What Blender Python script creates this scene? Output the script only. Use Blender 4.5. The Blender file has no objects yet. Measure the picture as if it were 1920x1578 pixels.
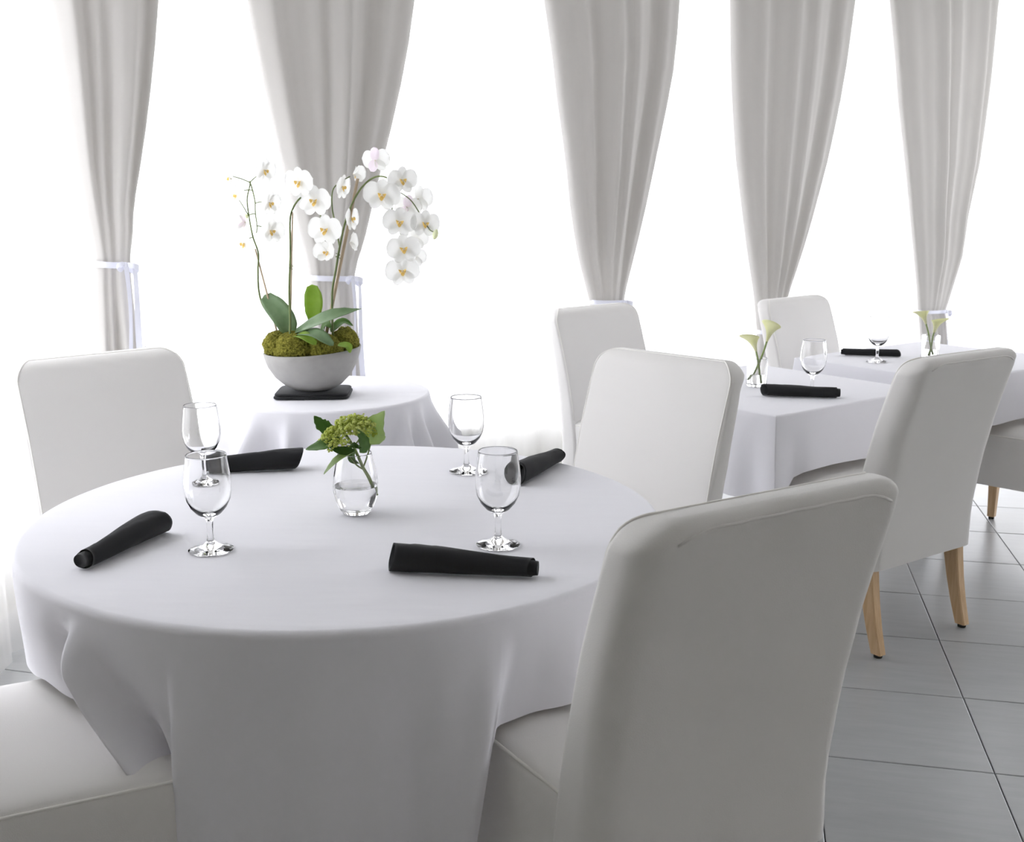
import bpy, bmesh, math, random
from math import sin, cos, pi, radians, sqrt, exp
from mathutils import Vector, Matrix, noise

random.seed(7)
scene = bpy.context.scene
COL = scene.collection

# ------------------------------------------------------------------ camera
cam_data = bpy.data.cameras.new('camera')
cam = bpy.data.objects.new('camera', cam_data)
COL.objects.link(cam)
cam.location = (0, 0, 1.43)
cam.rotation_euler = (pi / 2 - 0.1992, 0, 0)
cam_data.sensor_width = 36.0
cam_data.lens = 38.24
cam_data.clip_start = 0.05
cam_data.dof.use_dof = True
cam_data.dof.focus_distance = 2.6
cam_data.dof.aperture_fstop = 9.0
scene.camera = cam

# ------------------------------------------------------------------ world: bright overcast sky
world = bpy.data.worlds.new('overcast_sky')
scene.world = world
world.use_nodes = True
bg = world.node_tree.nodes['Background']
bg.inputs['Color'].default_value = (0.94, 0.95, 1.0, 1)
bg.inputs['Strength'].default_value = 5.2

# ------------------------------------------------------------------ colour management
scene.view_settings.view_transform = 'Standard'
scene.view_settings.look = 'None'
scene.view_settings.gamma = 1.0
scene.view_settings.use_curve_mapping = False
scene.view_settings.exposure = 0.0
scene.cycles.use_denoising = True
scene.cycles.max_bounces = 16
scene.cycles.diffuse_bounces = 8
scene.cycles.transmission_bounces = 14
scene.cycles.transparent_max_bounces = 16

# ------------------------------------------------------------------ materials
def mat(name):
    m = bpy.data.materials.new(name)
    m.use_nodes = True
    nt = m.node_tree
    return m, nt, nt.nodes['Principled BSDF'], nt.nodes['Material Output']

def setp(p, **kw):
    for k, v in kw.items():
        p.inputs[k.replace('_', ' ')].default_value = v

def node(nt, typ, **inp):
    n = nt.nodes.new(typ)
    for k, v in inp.items():
        n.inputs[k.replace('_', ' ')].default_value = v
    return n

def add_bump(nt, p, kind='noise', scale=400, strength=.15, dist=.001, coord='Object', detail=3, stretch=None):
    tc = nt.nodes.new('ShaderNodeTexCoord')
    vec = tc.outputs[coord]
    if stretch:
        mp = nt.nodes.new('ShaderNodeMapping')
        mp.inputs['Scale'].default_value = stretch
        nt.links.new(vec, mp.inputs['Vector'])
        vec = mp.outputs['Vector']
    if kind == 'noise':
        t = node(nt, 'ShaderNodeTexNoise', Scale=scale, Detail=detail)
    elif kind == 'wave':
        t = node(nt, 'ShaderNodeTexWave', Scale=scale)
        t.bands_direction = 'DIAGONAL'
    nt.links.new(vec, t.inputs['Vector'])
    b = node(nt, 'ShaderNodeBump', Strength=strength, Distance=dist)
    nt.links.new(t.outputs[0], b.inputs['Height'])
    nt.links.new(b.outputs['Normal'], p.inputs['Normal'])
    return t, b

def ramp_color(nt, p, t, c0, c1, lo=.35, hi=.65):
    r = nt.nodes.new('ShaderNodeValToRGB')
    r.color_ramp.elements[0].position = lo
    r.color_ramp.elements[1].position = hi
    r.color_ramp.elements[0].color = (*c0, 1)
    r.color_ramp.elements[1].color = (*c1, 1)
    nt.links.new(t.outputs[0], r.inputs['Fac'])
    nt.links.new(r.outputs['Color'], p.inputs['Base Color'])
    return r

def cloth_mat(name, col, scale=900, strength=.12, dist=.0006, wr=0.0):
    m, nt, p, o = mat(name)
    setp(p, Base_Color=(*col, 1), Roughness=.9, Specular_IOR_Level=.15)
    p.inputs['Sheen Weight'].default_value = .1
    t, b = add_bump(nt, p, 'noise', scale, strength, dist)
    if wr:
        tc = nt.nodes.new('ShaderNodeTexCoord')
        mp = nt.nodes.new('ShaderNodeMapping')
        mp.inputs['Scale'].default_value = (2.2, 7.0, 3.0)
        mp.inputs['Rotation'].default_value = (0, 0, .5)
        n2 = node(nt, 'ShaderNodeTexNoise', Scale=1.6, Detail=2.5)
        nt.links.new(tc.outputs['Object'], mp.inputs['Vector'])
        nt.links.new(mp.outputs['Vector'], n2.inputs['Vector'])
        b2 = node(nt, 'ShaderNodeBump', Strength=wr, Distance=.01)
        nt.links.new(n2.outputs[0], b2.inputs['Height'])
        nt.links.new(b2.outputs['Normal'], b.inputs['Normal'])
    return m

M_CLOTH = cloth_mat('white_table_linen', (.80, .795, .835), 700, .10, .0005, .32)
M_COTTON = cloth_mat('off_white_cotton_twill', (.765, .75, .732), 520, .35, .0009)
M_PIPE = cloth_mat('cotton_piping', (.86, .845, .81), 700, .2, .0005)
M_BLACK = cloth_mat('black_napkin_cotton', (.020, .0205, .022), 900, .3, .0006)
M_RIBBON = cloth_mat('white_satin_ribbon', (.80, .81, .90), 900, .05, .0003)
M_PRINT = cloth_mat('grey_ribbon_print', (.42, .44, .50), 900, .02, .0002)

def curtain_mat():
    m, nt, p, o = mat('beige_grey_linen_curtain')
    setp(p, Base_Color=(.63, .615, .595, 1), Roughness=.95, Specular_IOR_Level=.1)
    add_bump(nt, p, 'noise', 260, .2, .001, 'Object', 3, (1, 1, .25))
    tr = node(nt, 'ShaderNodeBsdfTranslucent')
    tr.inputs['Color'].default_value = (.62, .60, .58, 1)
    mx = node(nt, 'ShaderNodeMixShader')
    mx.inputs[0].default_value = .30
    nt.links.new(p.outputs[0], mx.inputs[1]); nt.links.new(tr.outputs[0], mx.inputs[2])
    nt.links.new(mx.outputs[0], o.inputs['Surface'])
    return m
M_CURTAIN = curtain_mat()

def sheer_mat():
    m, nt, p, o = mat('white_sheer_voile')
    setp(p, Base_Color=(.93, .93, .93, 1), Roughness=.95, Specular_IOR_Level=.05)
    tr = node(nt, 'ShaderNodeBsdfTranslucent')
    tr.inputs['Color'].default_value = (.95, .95, .95, 1)
    tp = node(nt, 'ShaderNodeBsdfTransparent')
    mx = node(nt, 'ShaderNodeMixShader'); mx.inputs[0].default_value = .6
    mx2 = node(nt, 'ShaderNodeMixShader'); mx2.inputs[0].default_value = .5
    nt.links.new(p.outputs[0], mx.inputs[1]); nt.links.new(tr.outputs[0], mx.inputs[2])
    nt.links.new(mx.outputs[0], mx2.inputs[1]); nt.links.new(tp.outputs[0], mx2.inputs[2])
    nt.links.new(mx2.outputs[0], o.inputs['Surface'])
    return m
M_SHEER = sheer_mat()

def pane_mat():
    m, nt, p, o = mat('window_pane_glass')
    tp = node(nt, 'ShaderNodeBsdfTransparent')
    tp.inputs['Color'].default_value = (.96, .962, .965, 1)
    gl = node(nt, 'ShaderNodeBsdfGlossy', Roughness=.0)
    fr = node(nt, 'ShaderNodeFresnel', IOR=1.45)
    mx = node(nt, 'ShaderNodeMixShader')
    nt.links.new(fr.outputs[0], mx.inputs[0])
    nt.links.new(tp.outputs[0], mx.inputs[1]); nt.links.new(gl.outputs[0], mx.inputs[2])
    nt.links.new(mx.outputs[0], o.inputs['Surface'])
    return m
M_PANE = pane_mat()

def glass_mat(name, ior=1.47, col=(1, 1, 1)):
    m, nt, p, o = mat(name)
    g = node(nt, 'ShaderNodeBsdfGlass', Roughness=0.0, IOR=ior)
    g.inputs['Color'].default_value = (*col, 1)
    nt.links.new(g.outputs[0], o.inputs['Surface'])
    return m
M_GLASS = glass_mat('clear_glass')
M_WATER = glass_mat('clear_water', 1.333)

def plain(name, col, rough=.6, spec=.4, bump=None):
    m, nt, p, o = mat(name)
    setp(p, Base_Color=(*col, 1), Roughness=rough, Specular_IOR_Level=spec)
    if bump: add_bump(nt, p, 'noise', *bump)
    return m
M_PLASTER = plain('warm_grey_plaster', (.78, .75, .70), .9, .2, (60, .1, .002))
M_CEIL = plain('white_ceiling_paint', (.66, .655, .64), .9, .2, (60, .1, .002))
M_SILL = plain('cream_painted_sill', (.74, .73, .68), .7, .3, (40, .05, .002))
M_FRAME = plain('white_window_frame', (.85, .85, .85), .5)
M_GROUT = plain('dark_grout', (.10, .105, .105), .9, .2, (300, .3, .002))
M_TERRACE = plain('pale_terrace', (.7, .7, .68), .9, .2, (8, .2, .01))
M_GLIDE = plain('dark_felt_glide', (.05, .05, .045), .9, .1, (200, .2, .001))
M_BASE = plain('grey_painted_steel', (.25, .25, .26), .45, .5, (120, .05, .0005))
M_BOARD = plain('pale_laminate_board', (.55, .5, .42), .5, .4, (30, .05, .0005))

def wood_mat():
    m, nt, p, o = mat('light_birch_wood')
    setp(p, Roughness=.42, Specular_IOR_Level=.4)
    tc = nt.nodes.new('ShaderNodeTexCoord'); mp = nt.nodes.new('ShaderNodeMapping')
    mp.inputs['Scale'].default_value = (14, 14, 1.2)
    n = node(nt, 'ShaderNodeTexNoise', Scale=6, Detail=5)
    nt.links.new(tc.outputs['Object'], mp.inputs['Vector']); nt.links.new(mp.outputs['Vector'], n.inputs['Vector'])
    ramp_color(nt, p, n, (.60, .40, .22), (.70, .50, .30))
    return m
M_WOOD = wood_mat()

def tile_mat():
    m, nt, p, o = mat('grey_porcelain_tile')
    setp(p, Roughness=.30, Specular_IOR_Level=.45)
    tc = nt.nodes.new('ShaderNodeTexCoord'); mp = nt.nodes.new('ShaderNodeMapping')
    mp.inputs['Scale'].default_value = (1.2, 9, 1)
    n = node(nt, 'ShaderNodeTexNoise', Scale=3, Detail=6, Roughness=.65)
    nt.links.new(tc.outputs['Object'], mp.inputs['Vector']); nt.links.new(mp.outputs['Vector'], n.inputs['Vector'])
    ramp_color(nt, p, n, (.36, .37, .375), (.42, .43, .435), .3, .7)
    n3 = node(nt, 'ShaderNodeTexNoise', Scale=30, Detail=3)
    nt.links.new(tc.outputs['Object'], n3.inputs['Vector'])
    b = node(nt, 'ShaderNodeBump', Strength=.06, Distance=.002)
    nt.links.new(n3.outputs[0], b.inputs['Height']); nt.links.new(b.outputs['Normal'], p.inputs['Normal'])
    mr = node(nt, 'ShaderNodeMapRange'); mr.inputs['To Min'].default_value = .24; mr.inputs['To Max'].default_value = .36
    nt.links.new(n.outputs[0], mr.inputs['Value']); nt.links.new(mr.outputs[0], p.inputs['Roughness'])
    return m
M_TILE = tile_mat()

def stone_mat():
    m, nt, p, o = mat('grey_cast_stone')
    setp(p, Roughness=.75, Specular_IOR_Level=.3)
    t, b = add_bump(nt, p, 'noise', 35, .15, .002, 'Object', 6)
    ramp_color(nt, p, t, (.325, .318, .305), (.365, .358, .345), .2, .8)
    return m
M_STONE = stone_mat()

def moss_mat():
    m, nt, p, o = mat('cushion_moss')
    setp(p, Roughness=.95, Specular_IOR_Level=.1)
    t, b = add_bump(nt, p, 'noise', 160, .9, .006, 'Object', 5)
    ramp_color(nt, p, t, (.06, .06, .008), (.30, .28, .05), .3, .7)
    return m
M_MOSS = moss_mat()

def leaf_mat(name, c0, c1, transl=.25, rough=.4, tc_=None):
    m, nt, p, o = mat(name)
    setp(p, Roughness=rough, Specular_IOR_Level=.4)
    t, b = add_bump(nt, p, 'noise', 25, .12, .002, 'Object', 3)
    ramp_color(nt, p, t, c0, c1)
    tr = node(nt, 'ShaderNodeBsdfTranslucent')
    tr.inputs['Color'].default_value = (*(tc_ or (c1[0] * 1.6, min(1, c1[1] * 1.7), c1[2] * .8)), 1)
    mx = node(nt, 'ShaderNodeMixShader'); mx.inputs[0].default_value = transl
    nt.links.new(p.outputs[0], mx.inputs[1]); nt.links.new(tr.outputs[0], mx.inputs[2])
    nt.links.new(mx.outputs[0], o.inputs['Surface'])
    return m
M_LEAF = leaf_mat('orchid_leaf_green', (.13, .21, .105), (.19, .28, .15), .2, .38)
M_LEAF2 = leaf_mat('young_leaf_green', (.20, .32, .04), (.30, .42, .08), .3, .45)
M_LEAF3 = leaf_mat('viburnum_leaf_green', (.07, .16, .03), (.13, .24, .07), .2, .45)
M_LEAF4 = leaf_mat('pale_leaf_underside', (.40, .50, .30), (.50, .58, .40), .3, .6)
M_STEM = leaf_mat('green_stem', (.10, .14, .04), (.16, .20, .07), .05, .5)
M_PSTEM = leaf_mat('pale_green_stem', (.28, .36, .14), (.36, .44, .20), .15, .5)
M_CANE = plain('bamboo_cane', (.46, .36, .25), .6, .3, (80, .2, .001))
M_FLORET = leaf_mat('green_yellow_floret', (.54, .62, .12), (.80, .86, .32), .3, .7, (.75, .8, .25))
M_CALLA = leaf_mat('calla_spathe', (.80, .81, .48), (.90, .90, .66), .3, .5, (.85, .86, .50))

def petal_mat(name, col, tcol):
    m, nt, p, o = mat(name)
    setp(p, Base_Color=(*col, 1), Roughness=.55, Specular_IOR_Level=.3)
    add_bump(nt, p, 'noise', 120, .08, .001)
    tr = node(nt, 'ShaderNodeBsdfTranslucent'); tr.inputs['Color'].default_value = (*tcol, 1)
    mx = node(nt, 'ShaderNodeMixShader'); mx.inputs[0].default_value = .35
    nt.links.new(p.outputs[0], mx.inputs[1]); nt.links.new(tr.outputs[0], mx.inputs[2])
    nt.links.new(mx.outputs[0], o.inputs['Surface'])
    return m
M_PETAL = petal_mat('white_orchid_petal', (.80, .80, .785), (.95, .95, .93))
M_PINK = petal_mat('pink_flushed_sepal', (.88, .80, .87), (.93, .84, .92))
M_LIP = petal_mat('golden_orchid_lip', (.82, .56, .16), (.85, .62, .2))
M_COLUMN = petal_mat('white_orchid_column', (.90, .86, .74), (.9, .85, .7))
M_BUD = petal_mat('pale_orchid_bud', (.82, .86, .62), (.9, .9, .7))

# ------------------------------------------------------------------ mesh helpers
class MB:
    def __init__(s): s.v = []; s.f = []
    def add(s, v, f):
        o = len(s.v)
        s.v += [tuple(p) for p in v]
        s.f += [tuple(i + o for i in q) for q in f]
        return s
    def build(s, name, m, parent=None, smooth=True):
        return mesh(name, s.v, s.f, m, parent, smooth)

def mesh(name, v, f, m, parent=None, smooth=True, fix=False):
    me = bpy.data.meshes.new(name)
    me.from_pydata([tuple(p) for p in v], [], [tuple(q) for q in f])
    if fix:
        b = bmesh.new(); b.from_mesh(me)
        bmesh.ops.recalc_face_normals(b, faces=b.faces)
        b.to_mesh(me); b.free()
    me.materials.append(m)
    if smooth:
        me.polygons.foreach_set('use_smooth', [True] * len(me.polygons))
    me.update()
    if m in (M_GLASS, M_WATER): me.set_sharp_from_angle(angle=radians(42))
    o = bpy.data.objects.new(name, me)
    COL.objects.link(o)
    if parent is not None: o.parent = parent
    return o

def tag(o, label=None, cat=None, group=None, kind=None):
    if label: o['label'] = label
    if cat: o['category'] = cat
    if group: o['group'] = group
    if kind: o['kind'] = kind
    return o

def empty(name, loc=(0, 0, 0), rz=0.0, label=None, cat=None, group=None):
    o = bpy.data.objects.new(name, None)
    o.empty_display_size = .05
    COL.objects.link(o)
    o.location = loc; o.rotation_euler = (0, 0, rz)
    return tag(o, label, cat, group)

def copy_tree(o, parent=None):
    c = o.copy()
    COL.objects.link(c)
    if parent is not None: c.parent = parent
    for ch in list(o.children):
        copy_tree(ch, c)
    return c

def grid(nu, nv, fn, closed_u=False, closed_v=False):
    v = [fn(i, j) for i in range(nu) for j in range(nv)]
    f = []
    for i in range(nu if closed_u else nu - 1):
        for j in range(nv if closed_v else nv - 1):
            a = i * nv + j; b = ((i + 1) % nu) * nv + j
            c = ((i + 1) % nu) * nv + (j + 1) % nv; d = i * nv + (j + 1) % nv
            f.append((a, b, c, d))
    return v, f

def box(x0, x1, y0, y1, z0, z1):
    v = [(x, y, z) for z in (z0, z1) for x, y in ((x0, y0), (x1, y0), (x1, y1), (x0, y1))]
    return v, [(3, 2, 1, 0), (4, 5, 6, 7), (0, 1, 5, 4), (1, 2, 6, 5), (2, 3, 7, 6), (3, 0, 4, 7)]

def lathe(prof, seg=40, cx=0, cy=0):
    """prof: list of (r, z); r == 0 makes a pole."""
    v = []; rows = []
    for r, z in prof:
        if r < 1e-7:
            rows.append([len(v)] * seg); v.append((cx, cy, z))
        else:
            rows.append(list(range(len(v), len(v) + seg)))
            v += [(cx + r * cos(2 * pi * k / seg), cy + r * sin(2 * pi * k / seg), z) for k in range(seg)]
    f = []
    for a, b in zip(rows[:-1], rows[1:]):
        for k in range(seg):
            q = [a[k], a[(k + 1) % seg], b[(k + 1) % seg], b[k]]
            u = []
            for i in q:
                if i not in u: u.append(i)
            if len(u) > 2: f.append(tuple(u))
    return v, f

def spline(pts, n=8):
    """Catmull-Rom through pts."""
    P = [Vector(p) for p in pts]
    P = [P[0] * 2 - P[1]] + P + [P[-1] * 2 - P[-2]]
    out = []
    for i in range(1, len(P) - 2):
        for k in range(n):
            t = k / n
            a, b, c, d = P[i - 1], P[i], P[i + 1], P[i + 2]
            out.append(.5 * ((2 * b) + (c - a) * t + (2 * a - 5 * b + 4 * c - d) * t * t + (3 * b - a - 3 * c + d) * t ** 3))
    out.append(P[-2].copy())
    return out

def tube(path, rad, seg=8, caps=True):
    P = [Vector(p) for p in path]
    n = len(P)
    R = rad if isinstance(rad, (list, tuple)) else [rad] * n
    v = []; f = []
    up = Vector((0, 0, 1))
    t0 = (P[1] - P[0]).normalized()
    if abs(t0.dot(up)) > .9: up = Vector((1, 0, 0))
    x = (up - t0 * up.dot(t0)).normalized()
    for i in range(n):
        t = (P[min(i + 1, n - 1)] - P[max(i - 1, 0)]).normalized()
        x = (x - t * x.dot(t))
        x = x.normalized() if x.length > 1e-6 else Vector((1, 0, 0))
        y = t.cross(x)
        for k in range(seg):
            a = 2 * pi * k / seg
            v.append(P[i] + x * (R[i] * cos(a)) + y * (R[i] * sin(a)))
    for i in range(n - 1):
        for k in range(seg):
            f.append((i * seg + k, i * seg + (k + 1) % seg, (i + 1) * seg + (k + 1) % seg, (i + 1) * seg + k))
    if caps:
        f.append(tuple(range(seg - 1, -1, -1)))
        f.append(tuple((n - 1) * seg + k for k in range(seg)))
    return v, f

def sst(a, b, x):
    t = max(0.0, min(1.0, (x - a) / (b - a)))
    return t * t * (3 - 2 * t)

def lerp_table(tab, x):
    """tab: rows (key, a, b, ...), keys ascending; smooth interpolation."""
    if x <= tab[0][0]: return tab[0][1:]
    if x >= tab[-1][0]: return tab[-1][1:]
    for r0, r1 in zip(tab[:-1], tab[1:]):
        if r0[0] <= x <= r1[0]:
            t = (x - r0[0]) / (r1[0] - r0[0])
            return tuple(a + (b - a) * t for a, b in zip(r0[1:], r1[1:]))

# room axes: N points out through the long window wall, W runs along it
N = Vector((-.6, .8, 0)); W = Vector((.8, .6, 0))
def NW(n, w, z=0.0):
    p = N * n + W * w
    return (p.x, p.y, z)

CEIL = 3.0
XL = -1.70            # left window wall plane (x)
def yl(n): return (n + .6 * XL) / .8     # y where the left wall meets a line n = const

# ================================================================== SETTING
def strip_wall(name, a, b, z0, z1, th, m):
    """straight wall slab between plan points a, b; th to the left of a->b"""
    a = Vector((a[0], a[1], 0)); b = Vector((b[0], b[1], 0))
    d = (b - a).normalized(); n = Vector((-d.y, d.x, 0)) * th
    q = [a, b, b + n, a + n]
    v = [(p.x, p.y, z) for z in (z0, z1) for p in q]
    return v, [(3, 2, 1, 0), (4, 5, 6, 7), (0, 1, 5, 4), (1, 2, 6, 5), (2, 3, 7, 6), (3, 0, 4, 7)]

NB = 4.32; NF = -3.2; WR = 8.2
cornerL = (XL, yl(NB)); cornerR = NW(NB, WR)[:2]; cornerF = NW(NF, WR)[:2]; cornerD = (XL, yl(NF))

# floor base (dark grout), tiles are its pieces
fl = mesh('floor', [(*cornerD, -.006), (*cornerF, -.006), (*cornerR, -.006), (*cornerL, -.006)], [(0, 1, 2, 3)], M_GROUT, None, False)
tag(fl, kind='structure')

ce = mesh('ceiling', [(*cornerD, CEIL), (*cornerL, CEIL), (*cornerR, CEIL), (*cornerF, CEIL)], [(0, 1, 2, 3)], M_CEIL, None, False)
tag(ce, kind='structure')

SILL = .30; HEAD = 2.80; LW0 = 1.85; RW0, RW1 = -1.5, 4.2
mb = MB(); mb.add(*strip_wall('', cornerL, cornerR, 0, SILL, .16, M_SILL)); mb.add(*strip_wall('', cornerL, cornerR, HEAD, CEIL, .16, M_SILL))
wb = mb.build('wall_back', M_SILL, None, False); tag(wb, kind='structure')
mb = MB(); mb.add(*strip_wall('', cornerD, cornerL, 0, SILL, .16, M_SILL)); mb.add(*strip_wall('', cornerD, cornerL, HEAD, CEIL, .16, M_SILL))
mb.add(*strip_wall('', cornerD, (XL, LW0), SILL, HEAD, .16, M_SILL))
wl = mb.build('wall_left', M_SILL, None, False); tag(wl, kind='structure')
mb = MB()
mb.add(*strip_wall('', cornerR, cornerF, 0, SILL, .12, M_PLASTER)); mb.add(*strip_wall('', cornerR, cornerF, HEAD, CEIL, .12, M_PLASTER))
mb.add(*strip_wall('', cornerR, NW(RW1, WR)[:2], SILL, HEAD, .12, M_PLASTER)); mb.add(*strip_wall('', NW(RW0, WR)[:2], cornerF, SILL, HEAD, .12, M_PLASTER))
wr = mb.build('wall_right', M_PLASTER, None, False); tag(wr, kind='structure')
wf = mesh('wall_front', *strip_wall('', cornerF, cornerD, 0, CEIL, .12, M_PLASTER), M_PLASTER, None, False); tag(wf, kind='structure')
bb = mesh('baseboard_back', *strip_wall('', NW(NB - .015, 1.3)[:2], NW(NB - .015, WR - .02)[:2], 0, .07, .014, M_FRAME), M_FRAME, None, False); tag(bb, kind='structure')
bl = mesh('baseboard_left', *strip_wall('', (XL + .015, -5), (XL + .015, 4.0), 0, .07, .014, M_FRAME), M_FRAME, None, False); tag(bl, kind='structure')

gm = mesh('ground', [(-60, -60, -.12), (60, -60, -.12), (60, 60, -.12), (-60, 60, -.12)], [(0, 1, 2, 3)], M_TERRACE, None, False)
tag(gm, kind='structure')

# windows: frame of two stiles + head + foot, pane as a part
def window(idx, a, b):
    a = Vector((a[0], a[1], 0)); b = Vector((b[0], b[1], 0))
    L = (b - a).length; d = (b - a).normalized()
    ang = math.atan2(d.y, d.x)
    r = bpy.data.objects.new('window_%d' % idx, None); COL.objects.link(r)
    r.empty_display_size = .05
    r.location = (a.x, a.y, SILL); r.rotation_euler = (0, 0, ang)
    tag(r, kind='structure')
    h = HEAD - SILL; fw = .03
    mb = MB()
    mb.add(*box(0, fw, .04, .10, 0, h)); mb.add(*box(L - fw, L, .04, .10, 0, h))
    mb.add(*box(fw, L - fw, .04, .10, 0, fw)); mb.add(*box(fw, L - fw, .04, .10, h - fw, h))
    mb.build('window_frame', M_FRAME, r, False)
    mesh('pane', [(fw, .07, fw), (L - fw, .07, fw), (L - fw, .07, h - fw), (fw, .07, h - fw)], [(0, 1, 2, 3)], M_PANE, r, False)
ws = [1.34, 2.25, 3.87, 5.17, 6.90, 8.12]
k = 1
for w0, w1 in zip(ws[:-1], ws[1:]):
    window(k, NW(NB, w0)[:2], NW(NB, w1)[:2]); k += 1
ys = [LW0, 2.75, cornerL[1] - .04]
for y0, y1 in zip(ys[:-1], ys[1:]):
    window(k, (XL, y0), (XL, y1)); k += 1

ns_ = [RW1, 2.3, .4, RW0]
for a_, b_ in zip(ns_[:-1], ns_[1:]):
    window(k, NW(a_, WR)[:2], NW(b_, WR)[:2]); k += 1

# tiles -------------------------------------------------------------
TS = .4406; TA = .2166; T0 = Vector((1.232, 2.5425, 0))
TU = Vector((sin(TA), cos(TA), 0)); TV = Vector((cos(TA), -sin(TA), 0))
def inside(p, m=0.0):
    n = p.dot(N); w = p.dot(W)
    return NF + m < n < NB - m and w < WR - m and p.x > XL + m
g = .0018; bv = .002
h = TS / 2 - g
def tile_shape():
    o = [(-h, -h), (h, -h), (h, h), (-h, h)]
    i = [(x * (h - bv) / h, y * (h - bv) / h) for x, y in o]
    v = [(x, y, -.006) for x, y in o] + [(x, y, -.0012) for x, y in o] + [(x, y, 0) for x, y in i]
    f = [(8, 9, 10, 11)]
    for k in range(4):
        q = (k + 1) % 4
        f += [(k, q, 4 + q, 4 + k), (4 + k, 4 + q, 8 + q, 8 + k)]
    return v, f
tv, tf = tile_shape()
tiles = []
for i in range(-16, 26):
    for j in range(-16, 26):
        c = T0 + TU * (i + .5) * TS + TV * (j + .5) * TS
        if all(inside(c + TU * a * TS / 2 + TV * b * TS / 2, .0) for a in (-1, 1) for b in (-1, 1)):
            dep = c.y
            vis = dep > .9 and abs(c.x / max(dep, .1)) < .62 and c.x > -1.7
            tiles.append((0 if vis else 1, c.length, c))
        elif inside(c):
            tiles.append((2, c.length, c))
tiles.sort(key=lambda t: (t[0], t[1]))
tile0 = None; stuff = MB(); nt_ = 0
ang = math.atan2(TV.y, TV.x)
for vis, dist, c in tiles:
    if vis == 0 and nt_ < 260:
        if tile0 is None:
            tile0 = mesh('tile', tv, tf, M_TILE, fl, False); o = tile0
        else:
            o = tile0.copy(); COL.objects.link(o); o.parent = fl
        o.location = (c.x, c.y, random.uniform(-.0003, .0003)); o.rotation_euler = (random.uniform(-.0006, .0006), random.uniform(-.0006, .0006), ang)
        nt_ += 1
    else:
        R = Matrix.Rotation(ang, 3, 'Z')
        pts = []
        for p in tv:
            q = R @ Vector(p) + c
            if vis == 2:       # cut tiles along the walls: pull the outside corners onto the wall line
                n_ = q.dot(N); w_ = q.dot(W)
                n_ = max(NF, min(NB, n_)); w_ = min(WR, w_)
                q2 = N * n_ + W * w_; q2.z = q.z; q2.x = max(XL, q2.x); q = q2
            pts.append(q)
        stuff.add(pts, tf)
tag(stuff.build('outlying_tiles', M_TILE, fl, False), kind='stuff')

# sheers -------------------------------------------------------------
def sheer(name, a, b, label, seed):
    a = Vector((a[0], a[1], 0)); b = Vector((b[0], b[1], 0))
    L = (b - a).length; d = (b - a).normalized(); n = Vector((-d.y, d.x, 0))
    nu = max(24, int(L / .025)); rnd = random.Random(seed)
    ph = [rnd.uniform(0, 6.28) for _ in range(4)]
    def fn(i, j):
        s = L * i / (nu - 1)
        z = (.012, .9, 1.9, 2.96)[j]
        off = .016 * sin(s * 34 + ph[0] + .2 * z) + .012 * sin(s * 19 + ph[1]) + .01 * sin(s * 57 + ph[2])
        p = a + d * s + n * off
        return (p.x, p.y, z)
    v, f = grid(nu, 4, fn)
    o = mesh(name, v, f, M_SHEER)
    tag(o, label, 'sheer curtain', 'white sheers over the windows')
    return o
NS = 4.22; XS = -1.585
sw = [1.24, 2.2, 3.76, 5.05, 6.72, 8.1]
lab = ['white sheer curtain between the leftmost grey drape and the drape behind the orchids',
       'white sheer curtain behind the round orchid table, right of the orchids',
       'white sheer curtain between the third and fourth grey drapes',
       'white sheer curtain behind the far table, left of the rightmost drape',
       'white sheer curtain to the right of the rightmost grey drape']
for q in range(5):
    sheer('sheer_curtain', NW(NS, sw[q] + .01)[:2], NW(NS, sw[q + 1] - .01)[:2], lab[q], q)
sheer('sheer_curtain', (XS, LW0 - .05), (XS, (NS + .6 * XS) / .8 - .30), 'white sheer curtain at the left edge, beside the leftmost chair', 11)

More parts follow.
